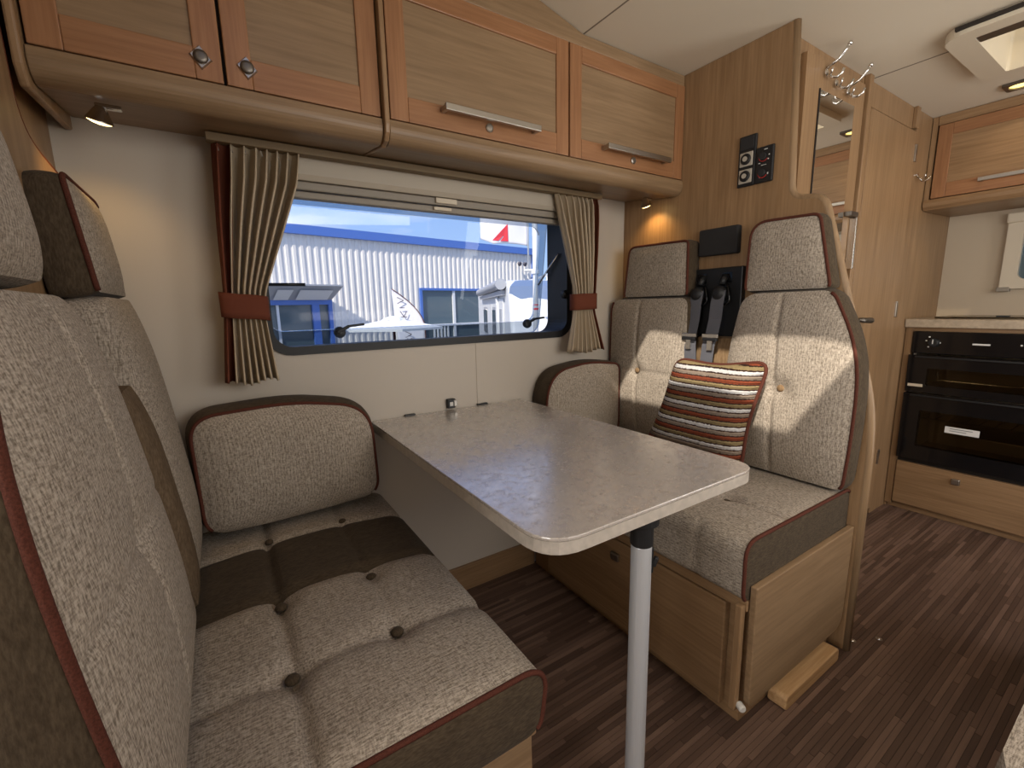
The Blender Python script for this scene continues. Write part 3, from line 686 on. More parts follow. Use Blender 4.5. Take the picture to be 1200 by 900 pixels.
def arm_right():
    k = thing('arm_cushion', (1.19, 1.33, .53), 'boucle arm cushion with brown border between table and sunlit back cushion', 'cushion', 'arm cushions at the window wall')
    slab(k, ((0, 1.385, 0), (1, 0, 0), (0, 0, 1), (0, -1, 0)), [(.985, .528, .05), (1.366, .528, .03), (1.364, .806, .03), (.990, .800, .13)], .090, 'boucle_z', 'velour_x', bulge=.022, belly=.010, n=32, mids={2: [(1.2, .826)]}, sides=(1, 2, 3))
arm_right()
def arm_left():
    k = thing('arm_cushion', (.13, 1.33, .48), 'boucle arm cushion with rust piping below the left curtain', 'cushion', 'arm cushions at the window wall')
    def dz(u, v): return -.010*math.sin(u*38)*max(0, .62-v)*5+.004*math.sin(u*23+2)
    slab(k, ((0, 1.38, 0), (1, 0, 0), (0, 0, 1), (0, -1, 0)), [(-.082, .500, .05), (.345, .508, .05), (.336, .776, .09), (-.088, .800, .06)], .105, 'boucle_z', 'velour_x', bulge=.030, belly=.014, n=34, mids={2: [(.13, .812)], 0: [(.1, .497)]}, disp=dz, sides=(1, 2, 3))
arm_left()

def pillow():
    k = thing('striped_pillow', (1.26, .86, .53), 'striped knitted pillow in rust, brown and white leaning on the belted seat', 'pillow')
    up = V3((.26, 0, 1)).normalized(); nn = V3((-1, 0, .26)).normalized(); O = V3((1.238, 0, .535))
    S = [(.690, .0, .035), (1.045, .0, .035), (.985, .335, .045), (.672, .350, .045)]
    for sgn, nm in ((1, 'knitted_front'), (-1, 'knitted_back')):
        st = quad_outline(S, {0: [(.87, .012)], 1: [(.995, .17)], 2: [(.83, .322)], 3: [(.700, .17)]}, 30); f = coons(st, 30)
        def pt(a, b):
            p = f(round(a*30), round(b*30)); s, t = 2*a-1, 2*b-1
            w = sgn*.062*((1-s**4)*(1-t**4))**.62
            return O+V3((0, p.x, 0))+up*p.y+nn*w
        put(nm, MB().grid(pt, 30, 30), 'knit_stripes', k, smooth=True)
    lp = [p for q in range(4) for p in st[q][:-1]]
    put('piping', MB().tube([O+V3((0, p.x, 0))+up*p.y for p in lp], .006, 8, closed=True), 'piping', k, smooth=True)
pillow()

# belts, pads and switches on the partition
bp = thing('belt_panel', (1.46, .95, .93), 'black belt mounting panel between the two headrests', 'panel')
put('plate', MB().box(1.452, P-.001, .845, 1.062, .93, 1.163), 'black', bp, bevel=.004)
for y in (.992, .898): put('slot', MB().box(1.4505, 1.4525, y-.018, y+.018, 1.112, 1.145), 'black_gloss', bp)
def belt(y0, y1, label):
    t = thing('seat_belt', (1.42, y0, .84), label, 'seat belt', 'lap belts on the black panel')
    g = MB().tube([(1.449, y0, 1.135), (1.437, y0, 1.120), (1.432, y0, 1.105)], .011, 8); g.lathe([(.010, 0), (.024, .006), (.026, .030), (.016, .042)], (1.449, y0+.004, 1.075), (-1, 0, 0), 18)
    put('guide', g, 'black', t, smooth=True)
    put('guide_loop', MB().tube([(1.432, y0-.018, 1.105), (1.426, y0-.028, 1.075), (1.424, y0-.034, 1.050), (1.424, y0-.024, 1.040), (1.422, y0, 1.036)], .0035, 8), 'black_gloss', t, smooth=True)
    path = [(1.417, y0, 1.085), (1.410, y0+.002, 1.04), (1.408, y0+.004, .99), (1.400, y0+.008, .94), (1.392, (y0+y1)/2+.006, .90), (1.386, y1, .83), (1.384, y1+.006, .74)]
    def pt(s, v):
        i = min(int(v*(len(path)-1)), len(path)-2); h = v*(len(path)-1)-i; a, b = V3(path[i]), V3(path[i+1]); p = a.lerp(b, h)
        return p+V3((0, (s-.5)*.046, 0))
    put('webbing', MB().grid(pt, 4, 24), 'webbing', t, solid=.002)
    tg = MB().box(1.383, 1.388, y0-.026, y0+.034, .928, .942); tg.box(1.381, 1.387, y0-.006, y0+.014, .885, .93)
    put('tongue', tg, 'chrome', t, bevel=.002); put('tongue_grip', MB().box(1.380, 1.392, y0-.022, y0+.030, .918, .929), 'black', t, bevel=.002)
belt(.984, .978, 'black seat belt hanging next to the far headrest'); belt(.902, .918, 'black seat belt hanging next to the headrest below the switches')
tag(put('black_pad', MB().box(P-.026, P-.001, .870, 1.014, 1.206, 1.296), 'black_soft', bevel=.006, seg=3), 'plain black padded block on the oak partition above the belts', 'pad')
def switches():
    s = thing('switch_panel', (P-.006, .862, 1.412), 'black frame with two round grey switches on the partition', 'switch')
    put('frame', MB().box(P-.010, P-.001, .838, .894, 1.412, 1.565), 'black', s, bevel=.003); put('blank', MB().box(P-.013, P-.010, .844, .888, 1.522, 1.560), 'black_soft', s, bevel=.002)
    for z in (1.442, 1.493):
        q = put('switch', MB().box(P-.014, P-.010, .845, .887, z-.021, z+.021), 'switch_grey', s, bevel=.004, seg=3)
        put('ring', MB().lathe([(.0165, 0), (.0165, .004), (.013, .006)], (P-.0135, .866, z), (-1, 0, 0)), 'black', q); put('knob', MB().lathe([(.0075, .004), (.0075, .008)], (P-.0135, .866, z), (-1, 0, 0)), 'switch_grey', q)
    s = thing('control_panel', (P-.006, .81, 1.412), 'black control panel with red dials next to the round switches', 'control panel')
    put('frame', MB().box(P-.010, P-.001, .782, .8365, 1.412, 1.518), 'black', s, bevel=.003)
    for z in (1.440, 1.488):
        put('dial_arc', MB().tube([(P-.0105, .812+.014*math.cos(a), z+.014*math.sin(a)) for a in [math.radians(-150+12*k) for k in range(14)]], .0014, 6), 'red_print', s)
        put('dial', MB().lathe([(.011, 0), (.010, .006)], (P-.010, .814, z), (-1, 0, 0)), 'black_soft', s)
    for (y, z, a, b) in ((.806, 1.508, .010, .002), (.795, 1.490, .003, .003), (.797, 1.478, .003, .003), (.824, 1.470, .005, .002), (.810, 1.463, .016, .001), (.796, 1.436, .003, .005), (.820, 1.428, .003, .003)):
        put('marking', MB().box(P-.0108, P-.010, y-a/2, y+a/2, z-b/2, z+b/2), 'white_print', s)
switches()

# wooden step block on the floor
tag(put('timber_block', MB().prism([(1.115, 0.006), (1.115, .034), (1.123, .042), (1.408, .042), (1.420, .036), (1.420, .006), (1.412, 0), (1.121, 0)], 'y', .458, .506), 'pine', bevel=.008, seg=3), 'rounded pine block on the floor under the end panel', 'block')

for x, y, lb in ((1.545, .468, 'small bright screw head on the floor touching the partition foot'), (1.62, .425, 'lone bright screw head on the aisle floor strips')):
    t = thing('floor_screw', (x, y, 0), lb, 'screw', 'screws beside the partition foot')
    put('head', MB().lathe([(.006, 0), (.006, .001), (.004, .003), (.001, .0035)], (x, y, 0), (0, 0, 1), 12), 'chrome', t, smooth=True); put('washer', MB().lathe([(.009, 0), (.009, .0008)], (x, y, .0001), (0, 0, 1), 14), 'nickel', t)

# ================================================================== left seat
def left_seat():
    b = thing('seat_box', (.13, .95, 0), 'oak seat box under the deep cushion with a brown stripe', 'seat base')
    put('carcass', MB().box(-.235, .355, .56, W-.013, .05, .325), 'oak_y', b); put('plinth', MB().box(-.22, .33, .58, W-.013, 0, .05), 'oak_y', b)
    put('end_panel', MB().box(-.235, .372, .535, .560, .06, .322), 'oak_dull_x', b, bevel=.003); put('top_rail', MB().box(-.235, .378, .53, W-.013, .326, .341), 'oak_y', b, bevel=.003)
    c = thing('seat_cushion', (.13, .95, .342), 'deep boucle seat cushion with a brown velour stripe across it', 'cushion')
    BT = ((.036, .728), (.213, .738), (.042, .938), (.222, .938))
    yN = .520; T = .868; yF = yN+T
    def bd(q, w, n):
        y = yF-w; x = q.x; r = 0
        if n.y > .3:
            r += .016*math.sin(max(0, min(1, (x+.12)/.5))*math.pi)*n.y
            r += groove(x-.040, .012, .008)+groove(x-.040, .005, .025)+(groove(x-.217, .005, .010) if y > .73 else groove(x-.20, .003, .02))
            r += groove(y-.733, .006, .008)+groove(y-.733, .006, .03)
            for bx_, by_ in BT: r += groove(math.hypot(x-bx_, y-by_), .016, .032)
            r += groove(y-.965, .008, .014)
        else: r += groove(y-.733, .006, .013)*max(0, n.x)
        r += groove(y-1.205, .006, .012)
        return r
    O = ((0, yF, 0), (1, 0, 0), (0, 0, 1), (0, -1, 0))
    slab(c, O, [(-.20, .343, .02), (.378, .343, .03), (.396, .464, .055), (-.20, .462, .03)], T, 'velour_x', 'boucle_x', bulge=.010, belly=0, n=80, nb=40, names=('end_panel', 'cloth_cover'), bdisp=bd,
         segs=[(0, yF-1.205, 'boucle_x', 'cloth_cover'), (yF-1.205, yF-.965, 'velour_x', 'velour_stripe'), (yF-.965, T, 'boucle_x', 'cloth_cover')], sides=(1, 2))
    for bx_, by_ in BT: button(c, (bx_, by_, .4585), (0, 0, 1), .012)
    for bx_, by_ in ((.045, 1.215), (.225, 1.225)): button(c, (bx_, by_, .472), (0, 0, 1), .010)
    up = V3((-.115, 0, 1)).normalized(); nn = V3((1, 0, .115)).normalized(); O3 = V3((-.095, 0, .47))
    T = .075
    fr = (O3-nn*T, (0, 1, 0), up, nn)
    def d1(u, v): return groove(u-.70, .007, .008)+groove(v-.30, .004, .010)+groove(math.hypot(u-.70, v-.30), .012, .04)
    k = thing('back_cushion', (-.15, .70, .47), 'large boucle back cushion with rust piping at the aisle end', 'cushion', 'back cushions of the seat by the cab')
    slab(k, fr, [(.475, .012, .03), (.985, .012, .03), (.850, .605, .09), (.54, .605, .06)], T, 'boucle_z', 'velour_z', mids={3: [(.47, .45), (.455, .30), (.462, .12)], 1: [(.965, .20), (.915, .45)]}, bulge=.024, disp=d1, n=76, sides=(3,))
    k = thing('back_cushion', (-.15, 1.2, .47), 'boucle back cushion between the arm cushion and the cab', 'cushion', 'back cushions of the seat by the cab')
    slab(k, fr, [(1.070, .012, .03), (1.380, .012, .03), (1.372, .612, .06), (1.045, .612, .05)], T, 'boucle_z', 'boucle_z', bulge=.024, n=32, pipe=0)
    k = thing('centre_pad', (-.13, 1.0, .47), 'brown velour pad between the two reclined back cushions', 'pad')
    slab(k, fr, [(.992, .012, .02), (1.064, .012, .02), (1.048, .455, .03), (.93, .455, .03)], T+.002, 'velour_mid', 'velour_mid', bulge=.020, n=20, pipe=0)
    O4 = V3((-.170, 0, 1.086)); T = .062; fr = (O4-nn*T, (0, 1, 0), up, nn)
    k = thing('head_cushion', (-.19, 1.2, 1.086), 'boucle headrest with dark brown sides standing against the cream wall', 'cushion', 'headrests of the seat by the cab')
    slab(k, fr, [(1.055, .0, .012), (1.345, .0, .012), (1.325, .195, .03), (1.060, .195, .02)], T, 'boucle_z', 'velour_z', bulge=.014, n=24, sides=(2, 3))
    k = thing('head_cushion', (-.19, .70, 1.086), 'boucle headrest above the large back cushion with the aisle piping', 'cushion', 'headrests of the seat by the cab')
    slab(k, fr, [(.50, .0, .02), (.778, .0, .04), (.765, .20, .05), (.53, .20, .04)], T, 'boucle_z', 'boucle_z', bulge=.020, n=24, pipe=0)
left_seat()
lp = rpoly([(W-.001, .0, 0), (W-.001, 1.318, 0), (1.20, 1.338, .03), (1.105, 1.362, .06), (1.090, 1.56, .05), (1.165, HI-.003, 0), (.50, HI-.003, 0), (.475, 1.1, .1), (.475, 0, 0)])
wpl = put('wall_seat_back', MB().prism(lp, 'x', -.250, -.238), 'oak_z', bevel=.003); struct(wpl, 'oak board behind the reclined cushions with a swept cut-out', 'wall')
put('edge_strip', MB().tube([(-.244, y, z) for y, z in lp[1:-8]], .0065, 8), 'rust', wpl, smooth=True)
wpc = put('wall_cab_panel', MB().box(-.272, -.258, .95, W-.001, 1.0, HI-.003), 'oak_z'); struct(wpc, 'oak cab panel glowing under the left spot lamp', 'wall')

# side bench on the camera side: only a corner of its seat shows
def bench():
    b = thing('side_bench', (1.35, -.35, 0), 'upholstered side bench with a light boucle seat at the aisle', 'bench')
    put('carcass', MB().box(.80, 1.95, -.895, .02, 0, .30), 'oak_x', b)
    slab(b, ((0, 0, .302), (1, 0, 0), (0, 1, 0), (0, 0, 1)), [(.755, -.89, .04), (1.97, -.89, .04), (1.97, .072, .04), (.755, .072, .05)], .148, 'boucle_x', 'boucle_x', bulge=.012, n=24, names=('seat', 'seat_border'), pipe=0)
bench()

# ================================================================== mirror, hooks, rails on the washroom wall
mp_ = thing('mirror_panel', (1.8, .78, .55), 'tall mirror on a raised oak panel behind the partition', 'mirror')
put('backing', plate([(1.60, .55), (2.025, .55), (2.025, 1.80), (1.60, 1.80)], [], 'y', .772, .789), 'oak_z', mp_, bevel=.003)
put('mirror_glass', MB().box(1.695, 1.945, .769, .772, .9, 1.712), 'mirror', mp_); put('mirror_edge', MB().box(1.690, 1.695, .768, .772, .9, 1.714), 'dark_gap', mp_)
def hook(x, z, label, tall):
    t = thing('coat_hook', (x, .772, z-.03), label, 'hook', 'chrome coat hooks above the mirror')
    put('plate', MB().lathe([(.011, 0), (.011, .004), (.008, .006)], (x, .7715, z), (0, -1, 0), 14), 'chrome', t)
    if tall: put('upper_prong', MB().tube([(x, .768, z+.012), (x, .757, z+.018), (x, .735, z+.026), (x+.002, .722, z+.044), (x+.003, .712, z+.056)], [.005, .0045, .004, .004, .0045], 8).lathe([(.001, -.007), (.0055, -.004), (.0065, 0), (.005, .005), (.001, .007)], (x+.003, .710, z+.060), (0, -1, 1), 10), 'chrome', t, smooth=True)
    put('lower_prong', MB().tube([(x, .768, z-.004), (x+.002, .752, z-.020), (x+.004, .738, z-.024), (x+.006, .727, z-.016), (x+.007, .722, z-.004)], .004, 8).tube([(x, .768, z-.004), (x-.012, .756, z-.018), (x-.022, .745, z-.014), (x-.026, .740, z-.002)], .0035, 8), 'chrome', t, smooth=True)
hook(1.722, 1.766, 'chrome double coat hook at the partition end of the row above the mirror', True); hook(1.795, 1.752, 'small low chrome hook between the two tall coat hooks', False); hook(1.885, 1.745, 'tall chrome coat hook at the door end of the row above the mirror', True)
t = thing('coat_hook', (2.67, .785, 1.56), 'small chrome double hook on the oak post near the kitchen locker', 'hook')
put('plate', MB().lathe([(.010, 0), (.010, .004)], (2.67, .7845, 1.585), (0, -1, 0), 14), 'chrome', t)
put('prongs', MB().tube([(2.67+.03*math.cos(a), .765-.018*abs(math.cos(a)), 1.578+.022*math.sin(a)) for a in [math.radians(180+18*k) for k in range(11)]], .0035, 8).tube([(2.67, .781, 1.58), (2.67, .765, 1.556)], .0035, 8), 'chrome', t, smooth=True)
t = thing('pull_rail', (2.0, .76, 1.16), 'vertical chrome rail standing between mirror and washroom door', 'rail')
put('rail', MB().box(2.006, 2.016, .748, .7715, 1.16, 1.345), 'chrome', t, bevel=.002); put('bracket', MB().box(1.955, 2.016, .748, .7715, 1.346, 1.362), 'steel_dark', t, bevel=.001)

# ================================================================== kitchen
KX = 2.78
def kitchen():
    k = thing('kitchen_unit', (3.0, .25, 0), 'oak kitchen unit with a drawer under the built-in oven', 'cabinet')
    put('side_panel', MB().box(KX, 3.199, .778, .784, 0, .91), 'oak_z', k); put('stile', MB().box(KX-.006, KX+.02, .755, .783, .02, .91), 'oak_z', k, bevel=.002)
    put('carcass', MB().box(KX+.012, 3.199, -.5, .777, .06, .27), 'dark_gap', k); put('plinth', MB().box(KX+.015, 3.199, -.5, .777, 0, .055), 'oak_y', k)
    put('upper_rail', MB().box(KX-.002, KX+.02, -.5, .754, .893, .910), 'oak_y', k); put('stile', MB().box(KX-.006, KX+.02, .20, .245, .02, .893), 'oak_z', k, bevel=.002)
    put('carcass', MB().box(KX+.012, 3.199, -.5, .199, .27, .905), 'oak_z', k)
    d = put('drawer', MB().box(KX-.012, KX+.01, .248, .752, .035, .252), 'oak_y', k, bevel=.004)
    put('knob', MB().box(KX-.026, KX-.012, .515, .545, .195, .222), 'nickel', d, bevel=.004)
    tag(put('worktop', MB().box(KX-.03, 3.199, -.5, .784, .911, .950), 'worktop', bevel=.004), 'stone-effect kitchen worktop above the black oven', 'worktop')
    h = thing('hob', (3.0, .42, .951), 'flat dark glass hob lid lying on the worktop', 'hob')
    put('glass_lid', MB().box(KX+.05, 3.12, .18, .70, .951, .959), 'smoked', h, bevel=.002); put('tray', MB().box(KX+.06, 3.11, .19, .69, .9505, .953), 'nickel', h)
    put('hinge', MB().box(KX+.055, KX+.075, .46, .50, .959, .965), 'black', h)
    o = thing('oven', (2.98, .5, .272), 'black built-in oven and grill with smoked glass doors', 'oven')
    y0, y1 = .252, .750
    put('cavity', plate([(y0+.02, .275), (y1-.02, .275), (y1-.02, .89), (y0+.02, .89)], [], 'x', 3.14, 3.15), 'enamel', o)
    put('casing', MB().box(KX+.02, 3.14, y0, y0+.01, .272, .892).box(KX+.02, 3.14, y1-.01, y1, .272, .892).box(KX+.02, 3.14, y0, y1, .882, .892).box(KX+.02, 3.14, y0, y1, .272, .282).box(KX+.02, 3.14, y0, y1, .60, .612), 'enamel', o)
    cp = put('control_panel', MB().box(KX-.016, KX+.02, y0, y1, .790, .892), 'black_gloss', o, bevel=.003)
    for y in (.672, .335): put('knob', MB().lathe([(.020, 0), (.018, .018), (.015, .020)], (KX-.016, y, .842), (-1, 0, 0)), 'black', cp); put('pointer', MB().box(KX-.038, KX-.036, y-.001, y+.002, .838, .858), 'white_print', cp)
    put('badge', MB().box(KX-.017, KX-.016, .490, .545, .838, .845), 'white_print', cp)
    for (y, z) in ((.690, .868), (.700, .850), (.652, .842), (.69, .822), (.40, .845), (.375, .85)): put('marking', MB().box(KX-.0165, KX-.016, y-.003, y+.003, z-.003, z+.003), 'white_print', cp)
    def dd(nm, z0, z1, wy0, wy1, wz0, wz1):
        d = put(nm, plate([(y0-.002, z0), (y1+.004, z0), (y1+.006, z1), (y0-.002, z1)], [rrect(wy0, wy1, wz0, wz1, .006)], 'x', KX-.024, KX+.010), 'black_gloss', o, bevel=.002)
        put('window_glass', plate(rrect(wy0-.004, wy1+.004, wz0-.004, wz1+.004, .006), [], 'x', KX-.020, KX-.016), 'smoked', d)
        put('grip', MB().box(KX-.034, KX-.024, y0+.02, y1-.02, z1-.012, z1-.004), 'black', d, bevel=.002)
        return d
    g = dd('grill_door', .606, .782, .312, .682, .640, .722); put('badge', MB().box(KX-.0255, KX-.024, .690, .745, .632, .645), 'ivory', g)
    d = dd('oven_door', .276, .598, .318, .690, .345, .520); st = put('energy_sticker', MB().box(KX-.0215, KX-.0202, .478, .592, .432, .462), 'white_print', d)
    for i in range(2): put('sticker_line', MB().box(KX-.0222, KX-.0215, .500+.02*i, .575, .452-.010*i, .455-.010*i), 'interior_dim', d)
    put('grill_pan', MB().tube([(KX+.05, .66, .70), (KX+.05, .655, .66), (KX+.05, .36, .66), (KX+.05, .355, .70)], .004, 6), 'chrome', o, smooth=True)
    rk = MB().tube([(KX+.05, .73, .47), (KX+.05, .27, .47)], .004, 6)
    for i in range(9): rk.tube([(KX+.05, .70-.05*i, .47), (3.12, .70-.05*i, .47)], .002, 5)
    put('wire_shelf', rk, 'nickel', o)
    put('oven_tray', MB().box(KX+.06, 3.10, .30, .56, .40, .41), 'nickel', o)
    c = thing('kitchen_locker', (3.0, .2, 1.44), 'oak overhead locker with an orange framed door above the worktop', 'locker')
    put('bullnose_shelf', MB().prism([(3.199, 1.452), (KX+.06, 1.442), (KX+.01, 1.444), (KX-.006, 1.458), (KX-.008, 1.474), (KX-.002, 1.488), (3.199, 1.488)], 'y', -.6, .782), 'oak_y', c, bevel=.002)
    put('end_panel', MB().box(KX, 3.199, .764, .782, 1.488, 1.838), 'oak_z', c); put('carcass', MB().box(KX+.018, 3.199, -.6, .763, 1.489, 1.80), 'dark_gap', c)
    put('fascia', MB().box(KX-.002, KX+.03, -.6, .763, 1.800, 1.838), 'oak_y', c, bevel=.002)
    for (u0, u1) in ((.203, .758), (-.36, .197)):
        d = door_front(c, 'y', u0, u1, 1.491, 1.798, KX-.004, .048, 'alder_z', 'alder_y', 'oak_y'); bar_handle(d, 'y', u0+.10, u0+.40, 1.535, KX-.004)
    w = thing('window_2', (3.19, .3, 1.08), 'cream framed kitchen window with a blind on the wall over the hob', 'window', kind='structure')
    put('frame', plate(rrect(-.25, .565, 1.082, 1.425, .01), [rrect(-.2, .512, 1.125, 1.37, .03)], 'x', 3.165, 3.199), 'ivory', w, bevel=.004)
    put('cassette', MB().box(3.150, 3.199, -.26, .572, 1.385, 1.430), 'ivory', w, bevel=.006); put('end_foot', MB().box(3.155, 3.199, .530, .572, 1.070, 1.090), 'grey_blind', w, bevel=.002)
    put('pane', MB().box(3.190, 3.199, -.2, .512, 1.125, 1.37), 'shop_glass', w)
kitchen()

# ================================================================== rooflights and lamps
def rooflight():
    r = thing('window_3', (2.18, .28, CEIL-.03), 'white framed rooflight in the ceiling in front of the kitchen', 'window', kind='structure')
    x0, x1, y0, y1 = RL; e = .085
    fr_o = rrect(x0-.05, x1+.035, y0-e, y1+.055, .06); fr_i = rrect(x0+.01, x1-.01, y0+.01, y1-.01, .01)
    put('frame', plate(fr_o, [fr_i], 'z', CEIL-.028, CEIL-.001), 'ivory', r, bevel=.012, seg=4)
    put('well', plate(rrect(x0, x1, y0, y1, .005), [fr_i], 'z', CEIL-.001, CEIL+.12), 'ivory', r)
    put('blind_rail', MB().box(x0+.012, x0+.062, y0+.012, y1-.012, CEIL-.026, CEIL-.018), 'steel_dark', r)
    put('blind_grip', MB().box(x0-.06, x0-.048, y0-e+.03, y1+.02, CEIL-.016, CEIL-.006), 'dark_gap', r)
    def dm(a, b): 
        x = x0-.03+(x1-x0+.06)*a; y = y0-.03+(y1-y0+.06)*b
        return (x, y, CEIL+.13+.05*(1-(2*a-1)**4)*(1-(2*b-1)**4))
    put('dome', MB().grid(dm, 12, 12), 'dome', r, smooth=True)
    for xx in (x0+.12, x1-.08): put('stay_bar', MB().tube([(xx, y0+.02, CEIL+.05), (xx+.04, y1-.02, CEIL+.10)], .006, 8), 'chrome', r, smooth=True)
    put('cross_bar', MB().box(x0+.16, x0+.18, y0+.01, y1-.01, CEIL+.09, CEIL+.105), 'ivory', r)
    r = thing('window_4', (.18, .2, HI-.02), 'open rooflight over the dinette that lets the sun in', 'window', kind='structure')
    x0, x1, y0, y1 = SL
    put('frame', plate(rrect(x0-.05, x1+.05, y0-.05, y1+.05, .03), [rrect(x0, x1, y0, y1, .012)], 'z', HI-.02, HI-.001), 'ivory', r, bevel=.004)
rooflight()
def downlight(x, y, z, label, e):
    t = thing('downlight', (x, y, z-.012), label, 'lamp', 'ceiling downlights')
    put('frame', plate(rrect(x-.042, x+.042, y-.042, y+.042, .006), [rrect(x-.030, x+.030, y-.030, y+.030, .028)], 'z', z-.010, z-.001), 'steel_dark', t, bevel=.002)
    put('lens', MB().lathe([(.031, 0), (.030, -.003), (.020, -.006)], (x, y, z-.002), (0, 0, 1), 20), 'lens_glow', t)
    light('downlight_beam', 'SPOT', (x, y, z-.018), e, (1, .80, .55), dir=(0, 0, -1), spot_size=math.radians(140), spot_blend=.8, shadow_soft_size=.03)
downlight(2.64, .500, CEIL, 'lit square downlight in the ceiling beside the kitchen locker', 1.3)
downlight(1.75, -.25, CEIL, 'added unseen square downlight over the aisle that brightens the interior', 2.5)  # extra lamp out of view, added to lift the interior light
downlight(.75, -.55, ceil_z(.75)-.006, 'added unseen square downlight in the sloping ceiling that brightens the dinette side', 5)  # also an added lamp out of view, filling the dinette end
def spot(x, y, z, label, aim, e):
    t = thing('spot_lamp', (x, y, z-.03), label, 'lamp', 'spot lamps under the overhead lockers')
    a = V3(aim).normalized(); o = V3((x, y, z-.018))
    put('bracket', MB().box(x-.006, x+.034, y-.006, y+.006, z-.008, z+.0005), 'chrome', t, bevel=.002)
    put('reflector', MB().lathe([(.007, -.014), (.012, -.006), (.021, .012), (.0225, .014), (.020, .012), (.010, -.002)], o, a, 20), 'chrome', t, smooth=True)
    put('bulb', MB().lathe([(.010, .0), (.0195, .011), (.0185, .015), (.010, .018), (.001, .019)], o, a, 14), 'lamp_glow', t, smooth=True)
    light('spot_lamp_beam', 'SPOT', o+a*.026, e, (1, .62, .22), dir=aim, spot_size=math.radians(125), spot_blend=.9, shadow_soft_size=.012)
spot(-.147, 1.205, 1.443, 'lit chrome spot lamp under the knob-latched locker', (-.25, .30, -1), .95)
spot(1.405, 1.218, 1.443, 'lit chrome spot lamp under the locker next to the partition', (.45, .0, -1), 1.3)

